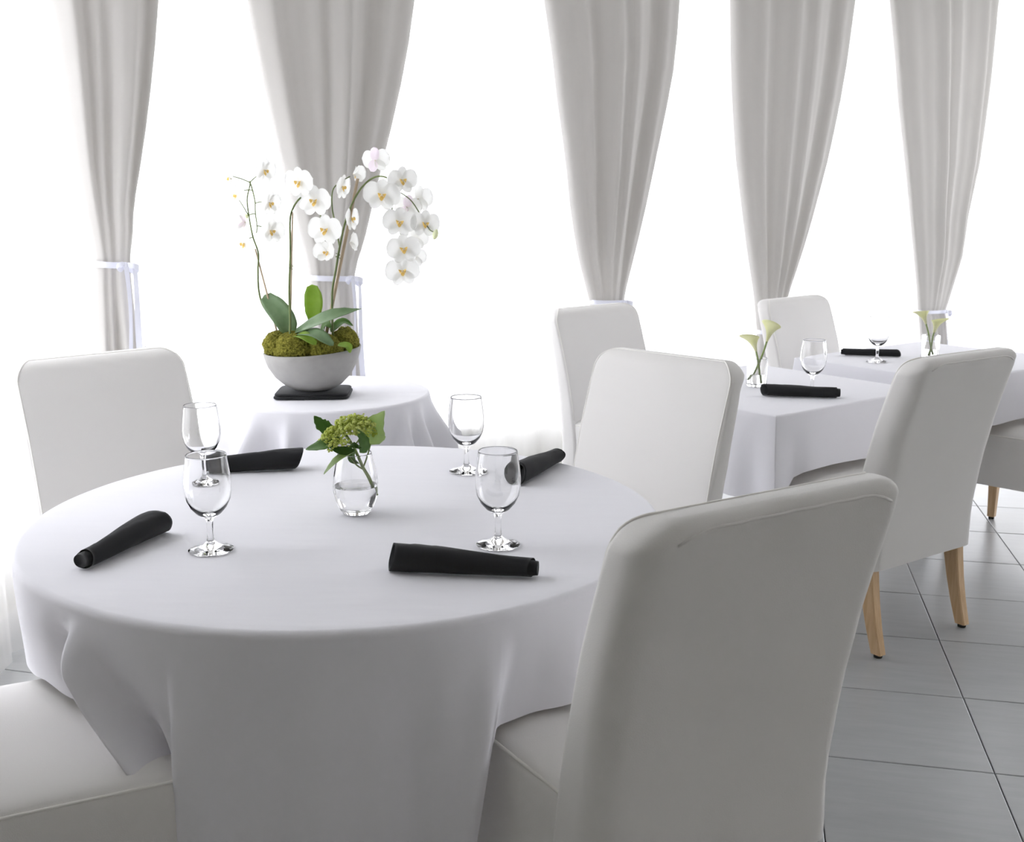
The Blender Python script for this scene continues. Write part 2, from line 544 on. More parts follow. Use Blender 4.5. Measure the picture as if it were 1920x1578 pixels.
# drapes -------------------------------------------------------------
def drape(idx, tab, tie_z, label, folds, bow, seed, bow_style=0, floor_half=None):
    """tab rows (z, wL, wR) ascending z; root on the floor."""
    tab = [(z, a * .990, b * .990) for z, a, b in tab]      # gathered line stands a little in front of the sheers
    rnd = random.Random(seed)
    wc = sum(lerp_table(tab, tie_z)) / 2
    n0 = 4.055
    root_p = NW(n0, wc)
    r = empty('tied_drape', root_p, math.atan2(W.y, W.x), label, 'curtain', 'grey drapes tied with ribbon')
    # local frame: x along W, y along N
    ph = [rnd.uniform(0, 6.28) for _ in range(6)]
    zs = [.015, .15, .35, .55, .75, .9] + [tie_z + q for q in (-.25, -.18, -.12, -.07, -.035, -.012, .012, .035, .07, .12, .18, .25, .35, .48, .62, .78, .95, 1.12, 1.3, 1.5)] + [2.5, 2.7, 2.96]
    zs = sorted(set(round(z, 3) for z in zs if .01 < z < 2.97))
    nseg = 150
    hw_t = (lerp_table(tab, tie_z)[1] - lerp_table(tab, tie_z)[0]) / 2
    def row(z):
        l, rr = lerp_table(tab, z)
        return l, rr
    def fn(i, j):
        z = zs[i]; l, rr = row(z); c = (l + rr) / 2 - wc; hw = (rr - l) / 2
        th = 2 * pi * j / nseg
        cx = cos(th); sx = sin(th)
        u = math.copysign(abs(cx) ** .8, cx)
        dep = min(.10, .045 + .14 * max(0, hw - hw_t))
        g_ = sst(0, .5, abs(z - tie_z))
        amp = .010 + .030 * g_
        fo = 0
        for (fr, wt, tw) in folds:
            fo += wt * sin(pi * fr * u + ph[int(fr * 7) % 6] + tw * (z - tie_z))
        edge = sqrt(max(0, 1 - u * u))
        if sx < 0: dep *= .55
        y = -dep * math.copysign(abs(sx) ** .7, sx) + amp * fo * edge * (1 if sx > 0 else .4)
        pinch = exp(-((z - tie_z) / .02) ** 2)
        return (c + hw * u, y * (1 - .12 * pinch), z)
    v, f = grid(len(zs), nseg, fn, False, True)
    mesh('drape_cloth', v, f, M_CURTAIN, r)
    # ribbon round the gathers
    def ring(k, j):
        th = 2 * pi * j / 60
        l, rr = row(tie_z); c = (l + rr) / 2 - wc; hw = (rr - l) / 2 + .004
        cx = cos(th); sx = sin(th)
        zz = tie_z + (-.011, .011)[k] - .006 * cx
        return (c + hw * math.copysign(abs(cx) ** .8, cx), -.056 * math.copysign(abs(sx) ** .7, sx), zz)
    v, f = grid(2, 60, ring, False, True)
    rb = mesh('tie_ribbon', v, f, M_RIBBON, r)
    bx = bow
    def loop(dx, dz, wdt):
        pts = spline([(bx, -.070, tie_z), (bx + dx * .5, -.085, tie_z + dz + .010), (bx + dx, -.080, tie_z + dz), (bx + dx * .55, -.075, tie_z + dz - .012), (bx, -.068, tie_z)], 6)
        def q(i, j): return (pts[i].x, pts[i].y - .002 * j, pts[i].z + (j - .5) * wdt)
        return grid(len(pts), 2, q)
    mbw = MB(); mbw.add(*loop(-.034, -.004, .016)); mbw.add(*loop(.045, -.012, .020))
    mbw.build('bow', M_RIBBON, r)
    kn = [(bx + .010 * cos(a) * cos(b), -.071 + .009 * sin(a) * cos(b), tie_z + .012 * sin(b)) for b in (-1.2, -.6, 0, .6, 1.2) for a in [2 * pi * q / 10 for q in range(10)]]
    kf = [(i * 10 + k, i * 10 + (k + 1) % 10, (i + 1) * 10 + (k + 1) % 10, (i + 1) * 10 + k) for i in range(4) for k in range(10)]
    mesh('bow_knot', kn, kf, M_RIBBON, r)
    tails = []
    for (dx0, dx1, ln, wd, ph2) in ((.0, -.004, .44, .018, 0), (.024, .040, .50, .023, 1.5)):
        def q(i, j, dx0=dx0, dx1=dx1, ln=ln, wd=wd, ph2=ph2):
            t = i / 15
            x = bx + dx0 + (dx1 - dx0) * t + .006 * sin(t * 5 + ph2)
            tw = sin(t * 3.5 + ph2) * .5
            return (x + (j - .5) * wd * cos(tw), -.078 + (j - .5) * wd * sin(tw) - .004 * t, tie_z - .005 - ln * t)
        v, f = grid(16, 2, q)
        tails.append(mesh('ribbon_tail', v, f, M_RIBBON, r))
    return r, tails, bx

C1 = [(0.0, 1.13, 1.325), (.892, 1.144, 1.312), (1.001, 1.152, 1.308), (1.157, 1.163, 1.302), (1.205, 1.171, 1.304), (1.244, 1.170, 1.306), (1.311, 1.16, 1.32), (1.412, 1.145, 1.33), (1.575, 1.119, 1.369), (1.732, 1.107, 1.403), (1.924, 1.097, 1.438), (2.121, 1.076, 1.468), (2.96, 1.03, 1.56)]
C2 = [(0.0, 2.01, 2.26), (.69, 2.014, 2.245), (.898, 2.022, 2.241), (1.032, 2.027, 2.24), (1.12, 2.036, 2.233), (1.186, 2.026, 2.25), (1.273, 2.006, 2.286), (1.424, 1.968, 2.331), (1.595, 1.926, 2.383), (1.804, 1.884, 2.45), (2.011, 1.842, 2.507), (2.213, 1.811, 2.546), (2.96, 1.73, 2.66)]
C3 = [(0.0, 3.54, 3.80), (.80, 3.555, 3.78), (.94, 3.558, 3.772), (.992, 3.54, 3.779), (1.163, 3.479, 3.833), (1.372, 3.428, 3.896), (1.628, 3.392, 3.962), (1.879, 3.34, 4.027), (2.077, 3.309, 4.071), (2.223, 3.28, 4.087), (2.366, 3.241, 4.092), (2.96, 3.17, 4.14)]
C4 = [(0.0, 4.80, 5.02), (.60, 4.815, 5.0), (.703, 4.821, 4.997), (.916, 4.779, 5.052), (1.126, 4.716, 5.145), (1.363, 4.654, 5.235), (1.655, 4.585, 5.33), (1.942, 4.539, 5.405), (2.224, 4.51, 5.456), (2.502, 4.491, 5.491), (2.96, 4.45, 5.55)]
C5 = [(0.0, 6.46, 6.76), (.513, 6.461, 6.739), (.723, 6.40, 6.684), (.87, 6.367, 6.745), (1.078, 6.311, 6.83), (1.353, 6.231, 6.859), (1.69, 6.133, 6.941), (2.018, 6.028, 6.972), (2.338, 5.953, 6.995), (2.648, 5.855, 6.99), (2.96, 5.80, 7.02)]
d1, tails1, bx1 = drape(1, C1, 1.205, 'grey drape tied with ribbon, leftmost, behind the left chair', [(2.1, .55, .5), (3.3, .35, -.6), (5.2, .2, .3)], .028, 3)
drape(2, C2, 1.12, 'grey drape tied with ribbon behind the white orchids', [(2.4, .6, .15), (4.3, .4, -.2), (7.1, .22, .1)], .055, 5)
drape(3, C3, .94, 'grey drape in the middle, gathered behind the taller window chair', [(2.2, .5, .1), (4.6, .4, .2), (8, .2, 0)], .06, 8)
drape(4, C4, .703, 'grey drape second from the right, gathered behind the far window chair', [(2.0, .45, .2), (4.4, .4, -.1), (7.6, .2, .1)], -.05, 13)
drape(5, C5, .723, 'grey drape tied with ribbon, rightmost, behind the far table', [(2.3, .5, -.1), (4.8, .4, .15), (7, .25, 0)], .07, 21)
# faint print on the right-hand ribbon tail of the leftmost drape (too small to read in the photo)
mb = MB(); rp = random.Random(2); zz = 1.205 - .285
for k in range(12):
    hh = .0085
    if k == 8: zz -= .007; continue
    wd = rp.choice((.004, .006, .007))
    xx = bx1 + .041 + .004
    mb.add([(xx - wd / 2, -.0905, zz), (xx + wd / 2, -.0905, zz), (xx + wd / 2, -.0905, zz - .0055), (xx - wd / 2, -.0905, zz - .0055)], [(0, 1, 2, 3)])
    zz -= hh * .9
mb.build('ribbon_print', M_PRINT, tails1[1], False)

# ================================================================== CHAIRS
HW = .268
def yback(z): return lerp_table([(.30, -.200), (.45, -.210), (.60, -.230), (.75, -.262), (.88, -.300), (1.0, -.338)], z)[0]
def yfront(z): return lerp_table([(.30, -.090), (.45, -.105), (.60, -.132), (.75, -.170), (.88, -.212), (1.0, -.254)], z)[0]
ZT = .972
def back_section(z, inset_w, inset_d, n=12):
    """closed plan outline of the padded back at height z"""
    yb = yback(z) + inset_d; yf = yfront(z) - inset_d
    hw = HW - inset_w
    rb = min(.048, (yf - yb) * .52); rf = min(.014, (yf - yb) * .3)
    pts = []
    def arc(cx, cy, r, a0, a1, k):
        for q in range(k):
            a = a0 + (a1 - a0) * q / (k - 1)
            pts.append((cx + r * cos(a), cy + r * sin(a)))
    arc(hw - rb, yb + rb, rb, -pi / 2, 0, 7)
    arc(hw - rf, yf - rf, rf, 0, pi / 2, 5)
    for q in range(1, 26): pts.append((hw - rf - (2 * hw - 2 * rf) * q / 26, yf))
    arc(-hw + rf, yf - rf, rf, pi / 2, pi, 5)
    arc(-hw + rb, yb + rb, rb, pi, 1.5 * pi, 7)
    for q in range(1, 26): pts.append((-hw + rb + (2 * hw - 2 * rb) * q / 26, yb))
    return pts
RC = .062; RT = .030
def make_back(parent, wrinkle=0.0):
    zs = [.286, .32, .36, .40, .45, .50, .56, .62, .68, .74, .79, .82, .84, .855, .87, .885, .898] + [ZT - RC + RC * sin(a) for a in [pi / 2 * q / 12 for q in range(1, 13)]]
    zs = sorted(z for z in zs if z < ZT - .0005) + [ZT - .0004]
    v = []; rows = []
    for z in zs:
        iw = 0.0
        if z > ZT - RC:
            t = (z - (ZT - RC)) / RC
            iw = RC * (1 - sqrt(max(0, 1 - t * t)))
        idp = 0.0
        if z > ZT - RT:
            t = (z - (ZT - RT)) / RT
            idp = .032 * (1 - sqrt(max(0, 1 - t * t)))
        flare = .008 * (1 - sst(.30, .42, z))
        pts = back_section(z, iw - flare, idp)
        row = []
        for (x, y) in pts:
            p = Vector((x, y, z))
            q = Vector((x * 9, y * 9, z * 9))
            w = .004 * noise.noise(q * .8) + wrinkle * sst(.84, .95, z) * (noise.noise(Vector((x * 9 - z * 14, y * 14, z * 22))) + .35 * noise.noise(Vector((x * 22 - z * 30, y * 20, z * 60)))) * (.5 + .5 * sst(.1, -.2, x))
            dirn = Vector((x, y - (yback(z) + yfront(z)) / 2, 0)).normalized()
            p += dirn * w
            row.append(len(v)); v.append(p)
        rows.append(row)
    f = []
    n = len(rows[0])
    for a, b in zip(rows[:-1], rows[1:]):
        for k in range(n):
            f.append((a[k], a[(k + 1) % n], b[(k + 1) % n], b[k]))
    # close the top with a slightly crowned strip
    top = rows[-1]
    c = [sum((v[i][0] for i in top)) / n, sum((v[i][1] for i in top)) / n, ZT + .001]
    ci = len(v); v.append(c)
    for k in range(n): f.append((top[k], top[(k + 1) % n], ci))
    return mesh('back_cover', v, f, M_COTTON, parent)

def rim_path(z_list, front=True):
    pts = []
    for z in z_list:
        t = max(0, (z - (ZT - RC)) / RC); iw = RC * (1 - sqrt(max(0, 1 - t * t)))
        pts.append((HW - iw, z))
    return pts

def make_chair():
    r = empty('dining_chair')
    make_back(r, .011)
    # seam piping along the front edge of the back (up one side, over the top, down the other)
    zl = [.505, .57, .66, .76, .84] + [ZT - RC + RC * sin(pi / 2 * q / 10) for q in range(0, 10)]
    side = []
    for z in zl:
        t = max(0, (z - (ZT - RC)) / RC); iw = RC * (1 - sqrt(max(0, 1 - t * t)))
        t2 = max(0, (z - (ZT - RT)) / RT); idp = .032 * (1 - sqrt(max(0, 1 - t2 * t2)))
        side.append((HW - iw - .0085, yfront(z) - idp - .0014, z))
    path = side + [(-x, y, z) for x, y, z in reversed(side)]
    mesh('piping', *tube(path, .0022, 6), M_PIPE, r)
    # seam along the top of the rear face
    pr_ = []
    for q in range(21):
        x = -(HW - .055) + 2 * (HW - .055) * q / 20
        drop = .018 + .03 * max(0, (abs(x) - .15) / .06) ** 2 * .5
        z = ZT - drop
        t2 = max(0, (z - (ZT - RT)) / RT); idp = .032 * (1 - sqrt(max(0, 1 - t2 * t2)))
        pr_.append((x, yback(z) + idp - .0005 - .0015 * sin(q * 1.7), z))
    mesh('rear_seam', *tube(pr_, .0024, 6), M_COTTON, r)
    # seat cushion cover with skirt
    x0, y0, y1 = .260, -.16, .30
    def sec(z, ins, n=6):
        rr = .03
        X = x0 - ins; Y0 = y0 + ins; Y1 = y1 - ins
        pts = []
        for cx, cy, a0 in ((X - rr, Y0 + rr, -pi / 2), (X - rr, Y1 - rr, 0), (-X + rr, Y1 - rr, pi / 2), (-X + rr, Y0 + rr, pi)):
            for q in range(n):
                a = a0 + pi / 2 * q / (n - 1)
                pts.append((cx + rr * cos(a), cy + rr * sin(a), z))
        return pts
    secs = [(.276, -.006), (.31, -.005), (.35, -.002), (.39, 0), (.44, 0), (.472, 0), (.485, .004), (.494, .011), (.500, .024), (.505, .05), (.509, .10), (.511, .17)]
    v = []; f = []; n = 24
    for z, ins in secs:
        for p in sec(z, ins):
            q = Vector((p[0] * 8, p[1] * 8, z * 8))
            v.append((p[0], p[1], p[2] + (.003 * noise.noise(q) if z > .49 else 0)))
    for i in range(len(secs) - 1):
        for k in range(n):
            f.append((i * n + k, i * n + (k + 1) % n, (i + 1) * n + (k + 1) % n, (i + 1) * n + k))
    f.append(tuple((len(secs) - 1) * n + k for k in range(n)))
    mesh('seat_cover', v, f, M_COTTON, r)
    loop = [Vector(p) for p in sec(.4865, .0045)]
    loop = loop[5:19]                                       # right side, front, left side
    mesh('seat_piping', *tube([Vector(sec(.4865, .0045)[0]) + Vector((0, .02, 0))] + loop, .003, 6), M_PIPE, r)
    # legs
    for sx in (-1, 1):
        v = []; rows = []
        for z, hs, hd in ((.40, .024, .024), (.2, .021, .021), (.012, .0155, .0155)):
            cx, cy = sx * (.212 + .002 * (1 - z)), .235
            rows.append((cx, cy, z, hs, hd))
        mk_leg(r, rows)
        rows = []
        for z, cy, hd in ((.36, -.150, .028), (.30, -.152, .028), (.24, -.160, .0265), (.17, -.172, .024), (.09, -.190, .0215), (.012, -.212, .019)):
            rows.append((sx * .226, cy, z, .0215 - .005 * (1 - z / .4), hd))
        mk_leg(r, rows)
    return r

def mk_leg(parent, rows):
    v = []; f = []
    bvl = .004
    for cx, cy, z, a, b in rows:
        for x, y in ((a - bvl, -b), (a, -b + bvl), (a, b - bvl), (a - bvl, b), (-a + bvl, b), (-a, b - bvl), (-a, -b + bvl), (-a + bvl, -b)):
            v.append((cx + x, cy + y, z))
    for i in range(len(rows) - 1):
        for k in range(8):
            f.append((i * 8 + k, (i + 1) * 8 + k, (i + 1) * 8 + (k + 1) % 8, i * 8 + (k + 1) % 8))
    f.append(tuple(range(8))); f.append(tuple((len(rows) - 1) * 8 + k for k in reversed(range(8))))
    lg = mesh('leg', v, f, M_WOOD, parent, False)
    cx, cy, z, a, b = rows[-1]
    vv, ff = lathe([(0, .0005), (a * .8, .0005), (a * .85, .012), (0, .013)], 12, cx, cy)
    mesh('glide', vv, ff, M_GLIDE, lg)
    return lg

chair0 = make_chair()
CH = [
    ((.240, 1.825, 0), 32.0, 'off-white slipcovered chair seen from behind in the right foreground', 'chairs around the large round table'),
    ((.283, 3.104, 0), 134.2, 'off-white slipcovered chair facing the camera at the right of the round table', 'chairs around the large round table'),
    ((-1.084, 3.117, 0), 224.0, 'off-white slipcovered chair at the left, standing before the leftmost drape', 'chairs around the large round table'),
    ((-.917, 1.766, 0), -64.5, 'off-white slipcovered chair in the bottom left corner, only its seat in view', 'chairs around the large round table'),
    ((1.237, 3.567, 0), 34.6, 'off-white slipcovered chair seen from behind at the near square table', 'chairs at the square tables'),
    ((.538, 4.674, 0), 221.7, 'off-white slipcovered chair on the window side of the near square table', 'chairs at the square tables'),
    ((1.554, 5.113, 0), 222.6, 'off-white slipcovered chair on the window side of the far square table', 'chairs at the square tables'),
    ((2.214, 4.499, 0), 44.0, 'off-white slipcovered chair at the right edge, only its seat and a leg in view', 'chairs at the square tables'),
]
for k, (p, a, lb, gr) in enumerate(CH):
    c = chair0 if k == 0 else copy_tree(chair0)
    c.location = p; c.rotation_euler = (0, 0, radians(a))
    if k == 0: near_chair = c
    tag(c, lb, 'chair', gr)

near_chair.scale = (1.03, 1.03, 1.03)

# ================================================================== TABLES AND CLOTHS
TOP = .745
def table(cx, cy, rz, label, shape, size):
    r = empty('table', (cx, cy, 0), rz, label, 'table')
    if shape == 'round':
        v, f = lathe([(0, TOP - .03), (size - .006, TOP - .03), (size, TOP - .024), (size, TOP - .006), (size - .006, TOP), (0, TOP)], 64)
    else:
        a, b = size
        def pr_(ins, z): return [(a - ins, -b + ins, z), (a - ins, b - ins, z), (-a + ins, b - ins, z), (-a + ins, -b + ins, z)]
        v = pr_(.004, TOP - .03) + pr_(0, TOP - .026) + pr_(0, TOP - .004) + pr_(.004, TOP)
        f = [(3, 2, 1, 0), (12, 13, 14, 15)] + [(i * 4 + k, i * 4 + (k + 1) % 4, i * 4 + 4 + (k + 1) % 4, i * 4 + 4 + k) for i in range(3) for k in range(4)]
    mesh('tabletop', v, f, M_BOARD, r, False)
    mesh('pedestal', *lathe([(0, .03), (.04, .03), (.036, .06), (.036, TOP - .05), (.11, TOP - .032), (0, TOP - .031)], 24), M_BASE, r)
    s = .13
    mesh('base_plate', *lathe([(0, .002), (s, .002), (s, .012), (.05, .03), (0, .03)], 32), M_BASE, r)
    return r
TC = (-.36, 2.33); TR = .688
table(*TC, 0, 'large round table under a white cloth in the foreground', 'round', TR - .012)
T2C = (-.685, 3.895); T2R = .385
table(*T2C, 0, 'small round table under a white cloth, carrying the orchids', 'round', T2R - .012)
WANG = math.atan2(W.y, W.x)
T3C = NW(2.645, 3.165); T3H = (.415, .40)
T4C = NW(2.675, 4.345); T4H = (.47, .395)
table(T3C[0], T3C[1], WANG, 'square table under a white cloth, the nearer one by the windows', 'square', (T3H[0] - .012, T3H[1] - .012))
table(T4C[0], T4C[1], WANG, 'square table under a white cloth, the farther one at the right', 'square', (T4H[0] - .012, T4H[1] - .012))
ZC = .7515

# main round cloth
PA, PB = -124.5, -106.5
def main_cloth():
    phis = []
    p = -180.0
    while p < 180:
        phis.append(p)
        p += .6 if -170 < p < -20 else 2.0
    n = len(phis)
    rows = []
    for rr in (.03, .15, .3, .42, .52, .60, .65, TR - .014):
        rows.append(('t', rr))
    for q in range(1, 7): rows.append(('e', q / 6))
    nd = 40
    for q in range(1, nd + 1): rows.append(('d', q / nd))
    def D(phi):
        return lerp_table([(-180, .30), (-160, .25), (-145, .215), (-130, .22), (-127, .25), (-125, .31), (-120, .34), (-114, .37), (-109, .42), (-107, .52), (-100, .58), (-85, .66), (-72, .56), (-64, .46), (-60.7, .44), (-60.1, .225), (-54, .218), (-35, .20), (-20, .23), (7, .60), (35, .25), (52, .21), (70, .25), (97, .60), (125, .25), (142, .21), (160, .25), (180, .30)], phi)[0]
    def fn(i, j):
        phi = phis[j]; kind, val = rows[i]
        a = radians(phi)
        if kind == 't':
            cr = .0007 * noise.noise(Vector((val * cos(a) * 3, val * sin(a) * 9, 0)))
            return (val * cos(a), val * sin(a), ZC + cr)
        er = .014
        if kind == 'e':
            b = val * pi / 2
            r_ = TR - .014 + er * sin(b)
            return (r_ * cos(a), r_ * sin(a), ZC - er * (1 - cos(b)))
        d = er + val * (D(phi) - er)
        z = ZC - d
        dd = d - er
        r_ = TR
        ph = phi
        s = sst(.03, .33, dd)
        # the pulled corner fold on the left
        if PA <= phi <= PB:
            k_ = (PB - phi) / (PB - PA)
            ph = phi + (PB - phi) * .95 * s
            r_ += .026 * s * sst(0, .3, k_) - .065 * s * sin(pi * k_) + .028 * s * sin(2 * pi * k_) * (1 - .3 * s)
            r_ += .052 * sst(0, .10, dd) * exp(-((1 - k_) / .16) ** 2) - .03 * s * k_
        elif PA - 46 < phi < PA:
            q = (PA - phi) / 46
            ph = phi + (PB - PA) * .95 * s * (1 - q) ** 3
            r_ += .052 * sst(0, .10, dd) * exp(-(q / .025) ** 2) + .026 * s * (1 - sst(0, .10, q)) - .03 * sst(0, .1, dd) * exp(-((q - .12) / .07) ** 2) - .10 * s * sst(0, .12, q) * (1 - q) ** 2 - .02 * s * (1 - q)
            r_ += .008 * s * sin(q * 26) * exp(-(q / .4) ** 2)
        # front drape: crisp left crest, soft waves, turned right edge
        if phi > PB - 1:
            r_ += .026 * sst(0, .25, dd) * exp(-((phi - PB) / 4.0) ** 2) * (1 if phi > PB else exp(-((phi - PB) / 1.0) ** 2))
        if phi > PB and phi < -40:
            m = sst(PB, PB + 8, phi) * (1 - sst(-66, -54, phi))
            r_ += m * (.02 * sst(0, .4, dd) + .010 * sst(0, .2, dd) * sin((phi - PB) * .30 + 1.2) + .004 * sst(0, .25, dd) * sin((phi - PB) * .71))
            e = sst(-76, -61, phi) * (1 - sst(-59, -52, phi))
            ph -= 5.0 * e * sst(.0, .42, dd)
            r_ += .018 * sst(0, .2, dd) * exp(-((phi + 61.5) / 2.2) ** 2)
            r_ -= .030 * sst(0, .2, dd) * sst(-60, -57, phi) * (1 - sst(-54, -46, phi))
        if phi >= -46:
            r_ += .012 * sst(0, .3, dd) * sin(radians(phi) * 9 + .6) 
        if phi <= PA - 46:
            r_ += .010 * sst(0, .3, dd) * sin(radians(phi) * 9 + 1.0)
        # cloth landing on the left chair's seat stops there
        zmin = 0.0
        if PA <= phi <= PB: zmin = .484 * sst(0, .22, (PB - phi) / (PB - PA))
        elif PA - 46 < phi < PA: zmin = .484
        if z < zmin:
            r_ -= .9 * (zmin - z); z = zmin
        a = radians(ph)
        x, y = r_ * cos(a), r_ * sin(a)
        return (x, y, max(z, .03))
    v, f = grid(len(rows), n, fn, False, True)
    c = len(v); v.append((0, 0, ZC))
    f += [(c, j, (j + 1) % n) for j in range(n)]
    o = mesh('round_tablecloth', v, f, M_CLOTH)
    o.location = (TC[0], TC[1], 0)
    tag(o, 'white linen cloth draped over the large round foreground table', 'tablecloth')
main_cloth()

def small_round_cloth():
    n = 220
    rows = [('t', r_) for r_ in (.02, .12, .24, .33, T2R - .01)] + [('e', q / 4) for q in range(1, 5)] + [('d', q / 22) for q in range(1, 23)]
    rnd = random.Random(4)
    folds = [(-172, 7, .045), (-146, 5, .030), (-118, 6, .055), (-98, 4, .03), (-80, 5, .028), (-58, 6, .02), (-35, 4, .03), (-22, 5, .035), (0, 8, .05), (30, 7, .05), (62, 7, .05), (95, 8, .05), (128, 7, .05), (158, 6, .04)]
    def fn(i, j):
        phi = -180 + 360 * j / n; a = radians(phi); kind, val = rows[i]
        if kind == 't': return (val * cos(a), val * sin(a), ZC)
        if kind == 'e':
            b = val * pi / 2; r_ = T2R - .01 + .01 * sin(b)
            return (r_ * cos(a), r_ * sin(a), ZC - .01 * (1 - cos(b)))
        aa = radians(phi + 52)
        D = .86 / max(abs(cos(aa)), abs(sin(aa))) ** .6 - T2R
        D = min(D, .70)
        d = .01 + val * (D - .01)
        r_ = T2R + .05 * d
        for (p0, w, am) in folds:
            dphi = (phi - p0 + 180) % 360 - 180
            r_ += am * 2.6 * sst(0, .22, d) * exp(-(dphi / w) ** 2)
        r_ -= .035 * sst(0, .22, d)
        return (r_ * cos(a), r_ * sin(a), ZC - d)
    v, f = grid(len(rows), n, fn, False, True)
    c = len(v); v.append((0, 0, ZC)); f += [(c, j, (j + 1) % n) for j in range(n)]
    o = mesh('round_tablecloth', v, f, M_CLOTH); o.location = (T2C[0], T2C[1], 0)
    tag(o, 'white linen cloth with soft folds on the small round orchid table', 'tablecloth')
small_round_cloth()

def square_cloth(cpos, H, label, seed, long_side=.30):
    a, b = H
    sides = {(-1, 0): long_side, (1, 0): .19, (0, 1): .20, (0, -1): .205}
    # perimeter samples: position, outward normal, distance to nearest corner (signed in/out)
    pts = []
    rc = .012
    side = []
    nn = 26
    def edge(p0, p1, nrm):
        L = sqrt((p1[0] - p0[0]) ** 2 + (p1[1] - p0[1]) ** 2)
        for q in range(nn):
            t = .5 - .5 * cos(pi * (q + .0) / nn)
            x = p0[0] + (p1[0] - p0[0]) * t; y = p0[1] + (p1[1] - p0[1]) * t
            dc = min(t, 1 - t) * L
            pts.append((x, y, nrm, dc))
    cs = [(a, -b), (a, b), (-a, b), (-a, -b)]
    ns = [(1, 0), (0, 1), (-1, 0), (0, -1)]
    for k in range(4):
        edge(cs[k], cs[(k + 1) % 4], ns[k])
    n = len(pts)
    rnd = random.Random(seed); ph = rnd.uniform(0, 6)
    rows = [('t', q) for q in (.05, .4, .8, .985)] + [('e', q / 3) for q in range(1, 4)] + [('d', q / 16) for q in range(1, 17)]
    def fn(i, j):
        x, y, nr, dc = pts[j]; kind, val = rows[i]
        if kind == 't': return (x * val, y * val, ZC)
        L = sqrt(x * x + y * y)
        cd = Vector((x / L, y / L, 0))
        cw = exp(-(dc / .012) ** 2)
        nv = Vector((nr[0], nr[1], 0)).lerp(Vector((math.copysign(.707, x), math.copysign(.707, y), 0)), cw)
        if kind == 'e':
            bb_ = val * pi / 2
            p = Vector((x, y, 0)) + nv * (.006 * sin(bb_))
            return (p.x, p.y, ZC - .006 * (1 - cos(bb_)))
        corner = exp(-(dc / .045) ** 2)
        sd = sides[nr]; sx_ = sides[(int(math.copysign(1, x)), 0)]; sy_ = sides[(0, int(math.copysign(1, y)))]
        Dc = max(sx_, sy_) * 1.06
        D = sd + (Dc - sd) * exp(-(dc / .075) ** 2)
        d = .006 + val * (D - .006)
        out = .006 + .02 * d
        cvec = Vector((math.copysign(.707, x), math.copysign(.707, y), 0))
        p = Vector((x, y, 0)) + nv * out
        p += cvec * (.12 * sst(0, .45, d) * corner)                           # the hanging corner fold
        p -= nv * (.02 * sst(0, .3, d) * exp(-((dc - .10) / .04) ** 2))
        p += nv * (.006 * sst(0, .25, d) * sin(ph + (x + y) * 17))
        return (p.x, p.y, ZC - d)
    v, f = grid(len(rows), n, fn, False, True)
    f.append(tuple(range(n)))
    o = mesh('square_tablecloth', v, f, M_CLOTH)
    o.location = (cpos[0], cpos[1], 0); o.rotation_euler = (0, 0, WANG)
    tag(o, label, 'tablecloth')
square_cloth(T3C, T3H, 'white linen cloth with pressed corners on the nearer square table', 1)
square_cloth(T4C, T4H, 'white linen cloth on the farther square table at the right', 2)
ZS = ZC + .0015       # where things stand on the cloths

